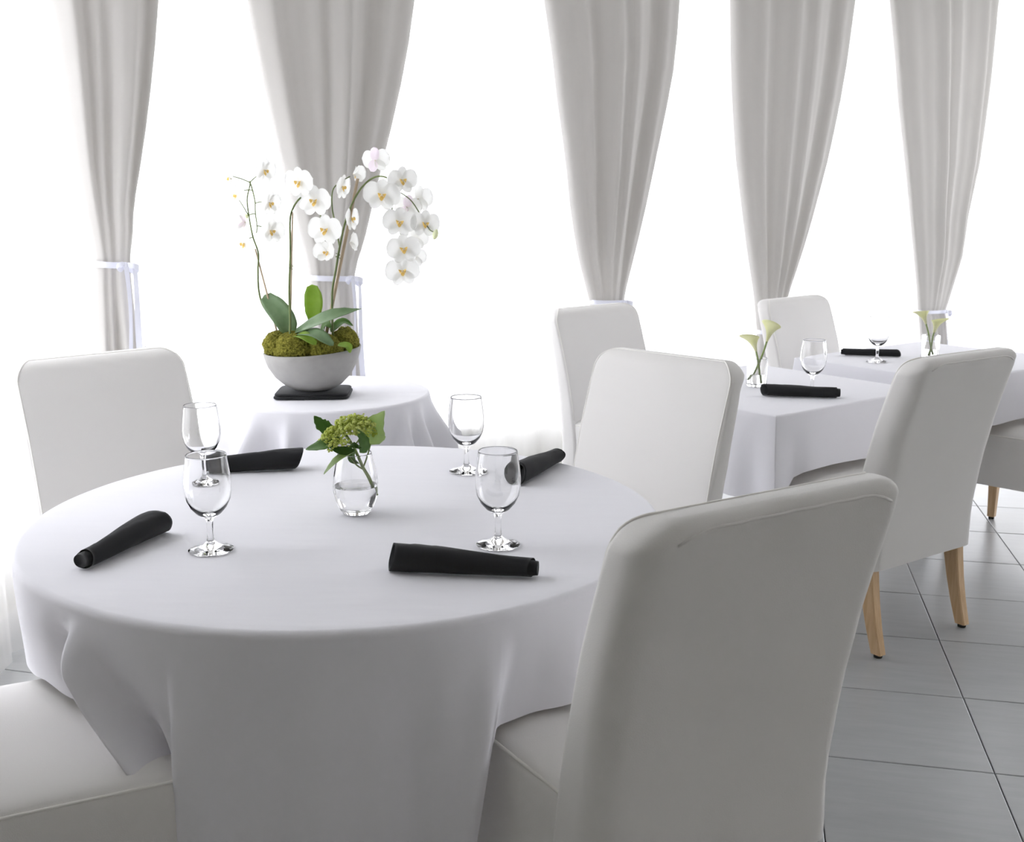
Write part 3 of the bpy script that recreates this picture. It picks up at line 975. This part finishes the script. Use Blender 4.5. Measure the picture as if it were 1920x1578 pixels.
# ================================================================== NAPKINS
def napkin(p0, p1, r0, r1, label, group, seed, core_end=1, flap=False, flat=1.0):
    """rolled napkin lying from p0 (radius r0) to p1 (radius r1)."""
    p0 = Vector((p0[0], p0[1], 0)); p1 = Vector((p1[0], p1[1], 0))
    L = (p1 - p0).length; d = (p1 - p0).normalized()
    r = empty('rolled_napkin', (p0.x, p0.y, ZS), math.atan2(d.y, d.x), label, 'napkin', group)
    rnd = random.Random(seed)
    ph = [rnd.uniform(0, 6.28) for _ in range(5)]
    nl, ns = 34, 30
    def rad(u): return r0 + (r1 - r0) * sst(0, 1, u)
    def surf(u, th, scale=1.0, spiral=True):
        R = rad(u) * scale
        R *= 1 + .05 * sin(3 * th + ph[0] + u * 4) + .04 * noise.noise(Vector((u * 5, cos(th) * 1.2, sin(th) * 1.2 + seed)))
        if spiral: R *= 1 + .07 * (((th - .9 - 1.2 * u) % (2 * pi)) / (2 * pi) - .5)
        y = R * cos(th) * 1.06; z = rad(u) * .93 * flat + R * sin(th) * .93 * flat
        return (y, max(.0004, z))
    def fn(i, j):
        u = i / (nl - 1); th = 2 * pi * j / ns
        y, z = surf(u, th)
        x = L * u + .012 * sin(th * 1 + ph[1]) * (1 - u) - .006 * sin(th + ph[2]) * u
        return (x, y, z)
    v, f = grid(nl, ns, fn, False, True)
    # turned-in ends: cavity rings
    for (i0, sgn) in ((0, 1), (nl - 1, -1)):
        base = [i0 * ns + j for j in range(ns)]
        prev = base
        for (sc, dep) in ((.86, .002), (.80, .02), (.3, .03)):
            cur = []
            cy = sum(v[b][1] for b in base) / ns; cz = sum(v[b][2] for b in base) / ns
            for b in base:
                cur.append(len(v)); v.append((v[b][0] + sgn * dep, cy + (v[b][1] - cy) * sc, max(.0006, cz + (v[b][2] - cz) * sc)))
            for j in range(ns): f.append((prev[j], prev[(j + 1) % ns], cur[(j + 1) % ns], cur[j]))
            prev = cur
        f.append(tuple(prev))
    mesh('outer_roll', v, f, M_BLACK, r)
    # inner layers showing at the narrow end
    u0 = 1.0 if core_end else 0.0
    for k_, (sc, ex) in enumerate(((.84, .012), (.55, .007))):
        def fc(i, j, sc=sc, ex=ex):
            th = 2 * pi * j / 20
            R = rad(u0) * sc
            x0_ = L * u0 + (-.03 + (.03 + ex) * i / 5) * (1 if core_end else -1)
            e = 1 if i < 5 else .93
            return (x0_, R * cos(th) * e, rad(u0) * .93 * flat + R * sin(th) * .9 * e * flat)
        v, f = grid(6, 20, fc, False, True)
        f.append(tuple(100 + j for j in range(20)))
        mesh('inner_roll', v, f, M_BLACK, r)
    if flap:
        def ff(i, j):
            t = i / 8; s = j / 4
            x = L * (.22 + .58 * t)
            yb = -rad(x / L) * 1.02
            return (x + .02 * s, yb - (.022 * sin(pi * min(1, (1 - t) * .5 + .0)) * s), .004 + .010 * (1 - s) + .004 * t * s)
        v, f = grid(9, 5, ff)
        o2 = mesh('loose_corner', v, f, M_BLACK, r)
        sm = o2.modifiers.new('thickness', 'SOLIDIFY'); sm.thickness = .0015
    return r
G1 = 'black rolled napkins on the round table'; G2 = 'black napkins on the square tables'
napkin((-.225, 1.945), (.036, 1.905), .0285, .0185, 'black rolled napkin at the front of the round table, beside the near chair', G1, 1)
napkin((-.735, 2.175), (-.805, 1.955), .029, .0185, 'black rolled napkin at the left of the round table with a loose corner', G1, 2, 1, True)
napkin((-.550, 2.735), (-.775, 2.690), .029, .0215, 'black rolled napkin lying behind the two left goblets', G1, 3)
napkin((.010, 2.575), (.120, 2.800), .0285, .020, 'charcoal rolled napkin at the right back edge of the round table', G1, 4)
napkin((.895, 3.810), (1.140, 3.765), .024, .021, 'black rolled napkin on the nearer square table', G2, 5, 1, False, .95)
napkin((1.715, 4.80), (1.490, 4.850), .018, .016, 'black rolled napkin on the far square table behind a goblet', G2, 6)
napkin((1.80, 4.29), (2.022, 4.405), .018, .016, 'black rolled napkin end showing past the chair at the right', G2, 7)

# folded napkin under the bowl
BC = (-.707, 3.825)
def folded_napkin():
    a, b = .132, .104
    r = empty('folded_napkin', (BC[0], BC[1], ZS), .06, 'black napkin folded flat beneath the grey orchid bowl', 'napkin')
    for k_, (z0, z1, sx, rz) in enumerate(((.0, .0105, 1.0, 0), (.0107, .0200, .97, .01))):
        pts = []
        nn = 40
        def sec(ins, z):
            out = []
            for q in range(nn):
                th = 2 * pi * q / nn
                c_, s_ = cos(th), sin(th)
                x = math.copysign(abs(c_) ** .22, c_) * (a * sx - ins); y = math.copysign(abs(s_) ** .22, s_) * (b * sx - ins)
                out.append((x, y, z))
            return out
        v = sec(.004, z0) + sec(.0, z0 + .003) + sec(0, z1 - .003) + sec(.004, z1)
        f = [tuple(reversed(range(nn))), tuple(3 * nn + q for q in range(nn))]
        f += [(i * nn + q, i * nn + (q + 1) % nn, (i + 1) * nn + (q + 1) % nn, (i + 1) * nn + q) for i in range(3) for q in range(nn)]
        mesh('napkin_fold', v, f, M_BLACK, r)
folded_napkin()

# ================================================================== GLASSWARE
GS = 1.0
bowl_out = [(.0085, .066), (.013, .069), (.024, .076), (.035, .089), (.0425, .105), (.0455, .122), (.0458, .138), (.044, .158), (.0410, .180), (.0396, .1915), (.0394, .1935), (.0391, .1945)]
bowl_in = [(.0387, .1949), (.0383, .1945), (.0380, .1935), (.0381, .1915), (.0393, .180), (.0424, .158), (.0442, .138), (.0439, .122), (.0408, .105), (.033, .0905), (.020, .0795), (.009, .0755), (0, .0745)]
stem_p = [(.0085, .066), (.0068, .060), (.0062, .050), (.0060, .038), (.0065, .026), (.0085, .0185)]
foot_p = [(.0085, .0185), (.014, .0135), (.024, .0085), (.036, .0052), (.0430, .0036), (.0440, .0024), (.0432, .0008), (.038, .0004), (.0, .0012)]
def goblet(p, label, group):
    r = empty('goblet', (p[0], p[1], ZS), 0, label, 'glass', group)
    mesh('goblet_bowl', *lathe(bowl_out + bowl_in, 56), M_GLASS, r, True)
    mesh('goblet_stem', *lathe(stem_p[::-1], 56), M_GLASS, r)
    mesh('goblet_foot', *lathe(foot_p[::-1], 56), M_GLASS, r)
    return r
gob = goblet((-.596, 2.062), 'clear stemmed water goblet at the left of the round table, nearer of the left pair', 'water goblets')
GP = [((-.028, 2.094), 'clear stemmed water goblet in front of the right chair, beside the front napkin'),
      ((-.116, 2.700), 'clear stemmed water goblet at the back of the round table, right of the green flower'),
      ((-.755, 2.585), 'clear stemmed water goblet at the back left of the round table, behind the nearer one'),
      ((1.075, 3.845), 'clear stemmed water goblet behind the napkin on the nearer square table'),
      ((1.570, 4.640), 'clear stemmed water goblet on the far square table in front of a napkin')]
for p, lb in GP:
    c = copy_tree(gob); c.location = (p[0], p[1], ZS); tag(c, lb)

# centre vase with water
VP = (-.345, 2.325)
def vase():
    r = empty('glass_vase', (VP[0], VP[1], ZS), 0, 'clear tapered glass vase of water at the centre of the round table', 'vase')
    out = [(0, .0005), (.026, .0005), (.031, .002), (.038, .014), (.0455, .032), (.0490, .050), (.0500, .062), (.0480, .085), (.0430, .112), (.0378, .1345), (.0375, .1360), (.0371, .1370)]
    inn = [(.0366, .1374), (.0361, .1370), (.0358, .1360), (.0360, .1345), (.0412, .112), (.0462, .085), (.0482, .062), (.0470, .050), (.0435, .034), (.036, .0175), (.028, .0115), (.012, .0095), (0, .0092)]
    mesh('vase_body', *lathe(out + inn, 64), M_GLASS, r)
    wt = [(0, .0090), (.012, .0093), (.0282, .0112), (.0363, .0172), (.0438, .0338), (.0473, .050), (.0485, .062), (.0487, .0635), (.0478, .0634), (.046, .0628), (0, .0625)]
    mesh('water', *lathe(wt, 64), M_WATER, r)
vase()

def leaf(base, mid, tip, width, m, parent, name='leaf', fold=.25, nu=14, nv=7, wob=0.0, up=(0, 0, 1), asym=.0, pw=(.55, .9), thick=.0012, toothed=0):
    """leaf blade along a spline base-mid-tip with V fold"""
    sp = spline([base, mid, tip], nu // 2 + 2)
    sp = [sp[int(round(q * (len(sp) - 1) / (nu - 1)))] for q in range(nu)]
    U = Vector(up)
    def fn(i, j):
        t = i / (nu - 1); s = (j / (nv - 1)) * 2 - 1
        T = (sp[min(i + 1, nu - 1)] - sp[max(i - 1, 0)]).normalized()
        S = T.cross(U)
        S = S.normalized() if S.length > 1e-4 else Vector((1, 0, 0))
        Nn = S.cross(T)
        wd = width * ((max(1e-4, t) ** pw[0]) * (max(1e-4, 1 - t) ** pw[1])) / ((pw[0] / (pw[0] + pw[1])) ** pw[0] * (pw[1] / (pw[0] + pw[1])) ** pw[1])
        if toothed and abs(s) > .9: wd *= 1 + .10 * sin(t * toothed * 6.28)
        wd = max(wd, width * .04 * (1 - t))
        p = sp[i] + S * (wd * .5 * s) + Nn * (fold * wd * .5 * (abs(s) ** 1.4) + wob * sin(t * 7 + s * 2))
        return p
    v, f = grid(nu, nv, fn)
    o = mesh(name, v, f, m, parent)
    md = o.modifiers.new('thickness', 'SOLIDIFY'); md.thickness = thick; md.offset = 0
    return o

def viburnum():
    """sprig local frame: origin at vase base; x right, z up"""
    r = empty('viburnum_sprig', (VP[0], VP[1], ZS), 0, 'green viburnum flower head with leaves standing in the centre vase', 'flower')
    K = .00117
    def P(px, py, dy=0.0): return ((px - 671) * K, dy, (972 - py) * K)
    stem = spline([P(710, 938, .0), P(697, 905, .0), P(685, 882, .0), P(672, 850, .0), P(660, 830, .005), P(650, 818, .01)], 6)
    mesh('stem', *tube(stem, [.0042 - .0014 * i / (len(stem) - 1) for i in range(len(stem))], 8), M_PSTEM, r)
    br = MB()
    for a, b in ((P(686, 884), P(700, 840, .01)), (P(684, 886), P(664, 862, -.01)), (P(668, 845), P(690, 810, .02)), (P(664, 838), P(630, 815, 0)), (P(664, 838), P(650, 800, -.02))):
        br.add(*tube(spline([a, ((a[0] + b[0]) / 2, (a[1] + b[1]) / 2, (a[2] + b[2]) / 2 - .004), b], 4), .0018, 6))
    br.build('branchlets', M_PSTEM, r)
    # flower head: a flattened dome of tiny florets
    rnd = random.Random(5)
    ico_v = [(0, 0, 1), (.894, 0, .447), (.276, .851, .447), (-.724, .526, .447), (-.724, -.526, .447), (.276, -.851, .447), (.724, .526, -.447), (-.276, .851, -.447), (-.894, 0, -.447), (-.276, -.851, -.447), (.724, -.526, -.447), (0, 0, -1)]
    ico_f = [(0, 1, 2), (0, 2, 3), (0, 3, 4), (0, 4, 5), (0, 5, 1), (1, 6, 2), (2, 7, 3), (3, 8, 4), (4, 9, 5), (5, 10, 1), (6, 7, 2), (7, 8, 3), (8, 9, 4), (9, 10, 5), (10, 6, 1), (11, 7, 6), (11, 8, 7), (11, 9, 8), (11, 10, 9), (11, 6, 10)]
    mb = MB()
    c0 = Vector(P(655, 812))
    clusters = []
    for q in range(44):
        a = q * 2.399963; rr = sqrt((q + .5) / 44)
        clusters.append((rr * cos(a), rr * sin(a)))
    for (ux, uy) in clusters:
        rr2 = ux * ux + uy * uy
        cx = c0.x + ux * .058 + .004; cy = ux * .0 + uy * .050
        cz = c0.z + .024 * (1 - rr2) + .017 * ux - .012 * rr2 + rnd.uniform(-.014, .004)
        for q in range(30):
            d = Vector((rnd.gauss(0, 1), rnd.gauss(0, 1), rnd.gauss(.3, 1))).normalized()
            p = Vector((cx, cy, cz)) + d * rnd.uniform(.005, .0125)
            s = rnd.uniform(.0024, .0038)
            mb.add([(p.x + x * s, p.y + y * s, p.z + z * s * .8) for x, y, z in ico_v], ico_f)
    tag(mb.build('flower_head', M_FLORET, r), kind='stuff')
    leaf(P(700, 842, .012), P(706, 810, .012), P(729, 775, .0), .064, M_LEAF4, r, fold=.3, up=(0, -1, .15), pw=(.6, 1.15))
    leaf(P(690, 850, -.03), P(694, 825, -.045), P(683, 803, -.04), .024, M_LEAF3, r, fold=.3, up=(.3, -1, .3), toothed=4)
    leaf(P(650, 828, -.02), P(615, 836, -.035), P(584, 843, -.03), .034, M_LEAF3, r, fold=.35, up=(0, -.6, 1), toothed=5)
    leaf(P(628, 816, .02), P(608, 806, .02), P(594, 788, .02), .030, M_LEAF3, r, fold=.3, up=(.3, -1, .4), toothed=4)
    leaf(P(672, 850, -.02), P(645, 862, -.045), P(619, 886, -.05), .024, M_LEAF4, r, fold=.5, up=(-.5, -.5, 1))
    leaf(P(672, 848, -.02), P(652, 848, -.03), P(628, 838, -.03), .026, M_LEAF3, r, fold=.4, up=(0, -.7, 1))
    leaf(P(676, 876, .0), P(668, 862, -.012), P(672, 845, -.01), .022, M_LEAF3, r, fold=.4, up=(-.6, -1, .1))
    leaf(P(664, 838, -.02), P(672, 834, -.04), P(690, 838, -.045), .018, M_LEAF3, r, fold=.4, up=(0, -.7, 1))
viburnum()

# square-table vases and calla lilies
def cyl_vase(p, label):
    r = empty('cylinder_vase', (p[0], p[1], ZS), 0, label, 'vase', 'small cylinder vases')
    o_ = .038; h_ = .105
    mesh('vase_body', *lathe([(0, .0005), (o_ - .002, .0005), (o_, .003), (o_, h_ - .001), (o_ - .001, h_), (o_ - .002, h_ - .001), (o_ - .0024, .012), (o_ - .006, .009), (0, .009)], 40), M_GLASS, r)
    mesh('water', *lathe([(0, .0088), (o_ - .0062, .0088), (o_ - .0021, .0122), (o_ - .0021, .046), (0, .0455)], 40), M_WATER, r)
    return r
V5 = (.915, 4.02); V6 = (1.83, 4.728)
cyl_vase(V5, 'small clear cylinder vase of calla lilies on the nearer square table')
cyl_vase(V6, 'small clear cylinder vase of calla lilies on the far square table')

def calla(base, pts, spathe_dir, size, label):
    r = empty('calla_lily', (base[0], base[1], ZS), 0, label, 'flower', 'pale calla lilies in cylinder vases')
    sp = spline(pts, 8)
    mesh('stem', *tube(sp, [.0036] * len(sp), 8), M_PSTEM, r)
    top = sp[-1]; ax = (sp[-1] - sp[-4]).normalized()
    D = Vector(spathe_dir).normalized()
    D = (D - ax * ax.dot(D)).normalized(); E = ax.cross(D)
    def fn(i, j):
        t = i / 14; th = 2 * pi * j / 24
        rad = .0036 + size * (.16 * t + .34 * t ** 3)
        back = (1 + cos(th)) / 2                   # 1 at the pointed back lip
        ln = size * (1.0 * t + .45 * t * t * back ** 1.5)
        out = rad * (1 + .5 * t * t * back)
        return top + ax * ln + D * (out * cos(th)) + E * (out * sin(th) * .9) + D * (size * .12 * t * t)
    v, f = grid(15, 24, fn, False, True)
    o = mesh('spathe', v, f, M_CALLA, r)
    md = o.modifiers.new('thickness', 'SOLIDIFY'); md.thickness = .001
    q = [top + ax * (size * (.25 + .1 * k)) for k in range(6)]
    mesh('spadix', *tube(q, [.003, .004, .004, .004, .0035, .002], 8), M_LIP, r)
    return r
def PK(k, cx, cy):
    return lambda px, py, dy=0.0: ((px - cx) * k, dy, (cy - py) * k)
P5 = PK(.00204, 1418, 731)
calla(V5, [P5(1424, 724, -.01), P5(1421, 700, -.01), P5(1418, 682, -.008), P5(1415, 668, 0)], (-1, -.2, .1), .050, 'pale calla lily leaning left in the vase on the nearer square table')
calla(V5, [P5(1408, 719, .012), P5(1420, 694, .010), P5(1430, 668, .012), P5(1435, 650, .012)], (-.4, -1, .3), .056, 'pale taller calla lily leaning right in the vase on the nearer square table')
P6 = PK(.00240, 1735, 676)
calla(V6, [P6(1738, 666, -.01), P6(1735, 650, 0), P6(1730, 630, 0), P6(1724, 612, 0)], (-1, -.6, .2), .052, 'pale calla lily leaning left in the vase on the far square table')
calla(V6, [P6(1735, 668, .01), P6(1738, 652, .008), P6(1739, 640, .008), P6(1741, 628, .008)], (1, -.1, .2), .050, 'pale calla lily bending right in the vase on the far square table')

# ================================================================== ORCHID PLANTER
BZ = ZS + .0205
orch = empty('orchid_planter', (BC[0], BC[1], BZ), 0, 'white orchids growing in a grey stone bowl with moss on the round side table', 'potted plant')
KO = .00181
def O(px, py, dy=0.0): return Vector(((px - 581) * KO, dy, (735 - py) * KO))
def bowl():
    n = 72
    out = [(.0, .0), (.055, .0), (.068, .003), (.100, .020), (.134, .052), (.157, .090), (.168, .122), (.172, .142)]
    inn = [(.166, .1425), (.160, .120), (.148, .090), (.12, .055), (.06, .03), (0, .028)]
    def dz(r_, x, y):
        k = r_ / .172
        return (.012 * x / .172 + .006 * (x / .172) ** 2 - .004) * k ** 4
    v = []; rows = []
    for r_, z in out + inn:
        row = []
        for q in range(n):
            th = 2 * pi * q / n
            x, y = r_ * cos(th), .93 * r_ * sin(th)
            row.append(len(v)); v.append((x, y, z + dz(r_, x, y)))
        rows.append(row)
    f = []
    for a, b in zip(rows[:-1], rows[1:]):
        for q in range(n): f.append((a[q], a[(q + 1) % n], b[(q + 1) % n], b[q]))
    mesh('bowl', v, f, M_STONE, orch)
bowl()
def moss(c, rx, ry, rz, seed):
    b = bmesh.new()
    bmesh.ops.create_icosphere(b, subdivisions=5, radius=1)
    for vv in b.verts:
        p = vv.co.copy()
        q = p * 2.2 + Vector((seed, 0, 0))
        s = 1 + .12 * noise.noise(q) + .06 * noise.noise(q * 4) + .07 * noise.noise(q * 11) + .05 * noise.noise(q * 24)
        vv.co = Vector((p.x * rx * s, p.y * ry * s, p.z * rz * s)) + Vector(c)
    me = bpy.data.meshes.new('moss_mound'); b.to_mesh(me); b.free()
    me.materials.append(M_MOSS)
    me.polygons.foreach_set('use_smooth', [True] * len(me.polygons))
    o = bpy.data.objects.new('moss_mound', me); COL.objects.link(o); o.parent = orch
moss((-.122, -.02, .155), .045, .06, .055, 1)
moss((-.050, -.055, .150), .076, .06, .060, 2)
moss((.050, -.045, .145), .066, .065, .056, 3)
moss((.112, .03, .160), .048, .07, .058, 4)
moss((.0, .06, .140), .12, .07, .05, 5)
moss((.078, -.070, .150), .040, .040, .034, 6)

# leaves
leaf(O(546, 628, -.03), O(530, 590, -.035), O(492, 550, .0), .078, M_LEAF, orch, fold=.22, up=(.25, -1, .25), pw=(.5, .42), nu=18)
leaf(O(578, 605, .04), O(582, 570, .05), O(580, 532, .05), .066, M_LEAF2, orch, fold=.15, up=(0, -1, .05), pw=(.5, .40), nu=18)
leaf(O(552, 620, -.05), O(625, 588, -.09), O(684, 573, -.07), .055, M_LEAF, orch, fold=.35, up=(0, -.75, 1), pw=(.5, .8), nu=20, wob=.002)
leaf(O(552, 622, -.05), O(600, 618, -.12), O(636, 638, -.15), .050, M_LEAF, orch, fold=.3, up=(0, -.6, 1), pw=(.5, .5), nu=18)
leaf(O(548, 628, -.05), O(575, 622, -.11), O(603, 637, -.14), .042, M_LEAF2, orch, fold=.3, up=(0, -.6, 1), pw=(.5, .5))
leaf(O(618, 622, .0), O(640, 603, .02), O(660, 612, .03), .035, M_LEAF3, orch, fold=.3, up=(0, -.6, 1))
leaf(O(600, 622, .0), O(612, 606, -.02), O(622, 612, -.03), .032, M_LEAF3, orch, fold=.3, up=(0, -.8, .8))
leaf(O(640, 640, -.10), O(660, 642, -.11), O(664, 655, -.11), .03, M_LEAF2, orch, fold=.3, up=(0, -.6, 1))

def stem(pts, r0, r1, m=M_STEM, name='flower_stem'):
    sp = spline(pts, 7)
    n = len(sp)
    return mesh(name, *tube(sp, [r0 + (r1 - r0) * i / (n - 1) for i in range(n)], 8), m, orch)
stem([O(560, 640, -.04), O(528, 612, -.03), O(494, 578, -.01), O(482, 545, 0), O(482, 500, 0), O(484, 470, 0), O(474, 440, .01), O(469, 408, .01), O(466, 370, .01), O(472, 345, .01), O(474, 335, .0)], .0042, .0022)
stem([O(474, 335, 0), O(478, 350, 0), O(482, 372, 0), O(482, 395, 0), O(484, 420, 0), O(482, 432, 0)], .0026, .0019)
stem([O(545, 632, -.06), O(547, 590, -.06), O(546, 540, -.05), O(551, 470, -.05), O(553, 410, -.05), O(558, 388, -.05), O(572, 368, -.05), O(590, 360, -.03), O(606, 395, -.02), O(622, 430, -.02), O(628, 470, -.02)], .0044, .002)
stem([O(624, 628, -.02), O(624, 590, -.02), O(626, 540, -.02), O(634, 500, -.02), O(642, 460, -.02), O(655, 410, -.02), O(672, 370, -.02), O(692, 342, -.02), O(715, 327, -.02), O(738, 330, -.03), O(752, 350, -.04), O(745, 390, -.03), O(762, 440, -.03), O(768, 480, -.03), O(766, 500, -.03)], .0044, .002)
stem([O(640, 460, .01), O(634, 420, .01), O(628, 385, .01), O(630, 352, .01), O(645, 336, .01), O(664, 326, .01)], .003, .0018)
stem([O(752, 350, -.04), O(780, 370, -.03), O(800, 400, -.03), O(815, 424, -.04), O(826, 430, -.05)], .002, .0015)
for a, b in ((O(474, 337), O(442, 326)), (O(474, 337), O(494, 322)), (O(480, 352), O(462, 352)), (O(482, 376), O(502, 373)), (O(482, 396), O(470, 398)), (O(484, 418), O(500, 424)), (O(469, 400), O(452, 370)), (O(474, 440), O(462, 446))):
    stem([a, (a + b) / 2 + Vector((0, 0, .002)), b], .0021, .0018, M_STEM, 'flower_stalk')
for a, b, r0 in ((O(520, 640, -.02), O(477, 462, .012), .0034), (O(541, 640, -.03), O(556, 392, -.028), .0036), (O(606, 640, .0), O(680, 330, -.01), .0058)):
    v, f = tube([a, a.lerp(b, .5), b], [r0, r0, r0 * .85], 10)
    mesh('bamboo_stake', v, f, M_CANE, orch)
# soft ties holding the stems to the stakes
for p in (O(552, 500, -.055), O(638, 480, -.015)):
    mesh('plant_tie', *tube([p + Vector((.008 * cos(t), .010 * sin(t), .002 * t)) for t in [q * .7 for q in range(14)]], .0012, 5), M_STEM, orch)

# flowers: column (the part) with petals, sepals and lip as sub-parts
def blade_mesh(name, length, width, m, shape, cup, nu=15, nv=9):
    """flat blade growing along +Z from the origin in the XZ plane, facing -Y"""
    def fn(i, j):
        t = i / (nu - 1); s = j / (nv - 1) * 2 - 1
        if shape == 'fan':
            c_ = .56
            e = (t - c_) / (c_ if t < c_ else 1 - c_)
            wd = width * max(.02 if t > .5 else .16, sqrt(max(0, 1 - abs(e) ** 2.2)))
            bulge = length * t
        else:
            c_ = .52
            e = (t - c_) / (c_ if t < c_ else 1 - c_)
            wd = width * max(.02 if t > .5 else .2, sqrt(max(0, 1 - abs(e) ** 2.1)))
            bulge = length * t
        y = cup * ((s * s) * .5 * t - .9 * t * t * .5) + .0012 * sin(5 * s + 3 * t)
        return (wd * .5 * s, -y * length, bulge)
    v, f = grid(nu, nv, fn)
    me = bpy.data.meshes.new(name)
    me.from_pydata(v, [], f); me.materials.append(m)
    me.polygons.foreach_set('use_smooth', [True] * len(me.polygons))
    return me
ME_PETAL = blade_mesh('petal', .058, .066, M_PETAL, 'fan', .18)
ME_SEPAL = blade_mesh('sepal', .050, .037, M_PETAL, 'oval', .12)
ME_PSEPAL = blade_mesh('sepal', .050, .037, M_PINK, 'oval', .12)
def lip_mesh():
    mb = MB()
    for sx in (-1, 1):
        def fn(i, j, sx=sx):
            t = i / 6; s = j / 4 * 2 - 1
            return (sx * (.002 + .009 * sin(pi * t * .9)) + .002 * s * sx, -.004 - .014 * t, .004 - .006 * t + .006 * s * sin(pi * t * .9 + .1))
        mb.add(*grid(7, 5, fn))
    def fm(i, j):
        t = i / 6; s = j / 4 * 2 - 1
        return (s * .0065 * sin(pi * (.15 + .8 * t)), -.003 - .016 * t + .006 * t * t, -.002 - .013 * t)
    mb.add(*grid(7, 5, fm))
    me = bpy.data.meshes.new('lip'); me.from_pydata([tuple(p) for p in mb.v], [], mb.f); me.materials.append(M_LIP)
    me.polygons.foreach_set('use_smooth', [True] * len(me.polygons))
    return me
ME_LIP = lip_mesh()
def col_mesh():
    v, f = tube([(0, .006, 0), (0, -.004, .001), (0, -.011, .003)], [.0022, .0036, .0026], 8)
    me = bpy.data.meshes.new('flower_column'); me.from_pydata([tuple(p) for p in v], [], f); me.materials.append(M_COLUMN)
    me.polygons.foreach_set('use_smooth', [True] * len(me.polygons))
    return me
ME_COL = col_mesh()
def flower(p, yaw, pitch, scale, roll=0, pink=False, closed=0.0):
    fo = bpy.data.objects.new('orchid_flower', ME_COL); COL.objects.link(fo); fo.parent = orch
    fo.location = p
    fo.rotation_euler = (Matrix.Rotation(radians(yaw), 4, 'Z') @ Matrix.Rotation(radians(pitch), 4, 'X') @ Matrix.Rotation(radians(roll), 4, 'Y')).to_euler()
    fo.scale = (scale,) * 3
    for name, me, ang_, yy, fw in (('sepal', ME_PSEPAL if pink else ME_SEPAL, 0, .003, .12), ('sepal', ME_PSEPAL if pink else ME_SEPAL, 142, .003, .15), ('sepal', ME_SEPAL, -142, .003, .15),
                                   ('petal', ME_PETAL, 78, -.001, .08), ('petal', ME_PETAL, -78, -.001, .08), ('lip', ME_LIP, 0, 0, 0)):
        o = bpy.data.objects.new(name, me); COL.objects.link(o); o.parent = fo
        o.location = (0, yy, 0)
        o.rotation_euler = (Matrix.Rotation(radians(ang_), 4, 'Y') @ Matrix.Rotation(fw + closed, 4, 'X')).to_euler()
    return fo
FL = [  # px, py, depth, yaw (+ turns to the right), pitch, scale, pink, closed
    (437, 330, .01, -72, 5, .80, 0, .1), (503, 316, -.01, 58, 12, .84, 0, .1), (510, 376, -.01, 62, 8, .84, 0, .15), (512, 428, -.02, 48, 0, .86, 0, .25),
    (446, 362, .02, -60, 0, .74, 0, .1), (461, 452, -.02, -38, 5, .82, 0, .15), (456, 412, .03, -112, 0, .72, 1, .3),
    (576, 338, -.07, -28, 8, 1.0, 0, 0), (602, 372, -.06, -16, 6, 1.04, 0, 0), (619, 426, -.05, -14, 0, 1.04, 0, 0), (621, 467, -.05, -22, -8, .80, 0, .45),
    (648, 346, .0, 72, 10, .84, 0, .05), (664, 405, -.01, 74, 0, .86, 0, .05), (662, 450, .0, 110, -5, .74, 0, .35), (672, 322, .01, 128, 0, .72, 0, .55),
    (714, 297, -.01, 165, -10, .86, 1, .1), (728, 361, -.06, 4, 10, 1.06, 0, 0), (765, 334, -.04, 28, 10, .92, 0, 0), (793, 368, .02, 150, 0, .90, 0, .1),
    (760, 411, -.06, 8, 4, .98, 0, 0), (806, 414, -.04, 24, 5, .90, 0, 0), (767, 461, -.06, 6, 0, .98, 0, 0), (764, 503, -.06, 4, -4, 1.0, 0, 0),
    (784, 442, .02, 160, 0, .85, 0, .1), (771, 384, .01, 170, 0, .85, 1, .2), (784, 478, .02, 165, 0, .7, 0, .1)]
for (px, py, dy, yaw, pit, sc, pk, cl) in FL:
    flower(O(px, py, dy), yaw, pit, sc * 1.06, random.uniform(-7, 7), bool(pk), cl)
for (px, py, dy, s, tilt) in ((827, 433, -.05, 1.0, .3), (462, 400, .02, .5, -.4)):
    c = O(px, py, dy)
    v, f = lathe([(0, -.020 * s), (.006 * s, -.016 * s), (.010 * s, -.006 * s), (.0095 * s, .005 * s), (.005 * s, .014 * s), (0, .018 * s)], 14)
    R = Matrix.Rotation(tilt, 3, 'Y')
    mesh('orchid_bud', [R @ Vector(p) + c for p in v], f, M_BUD, orch)

bpy.context.view_layer.update()
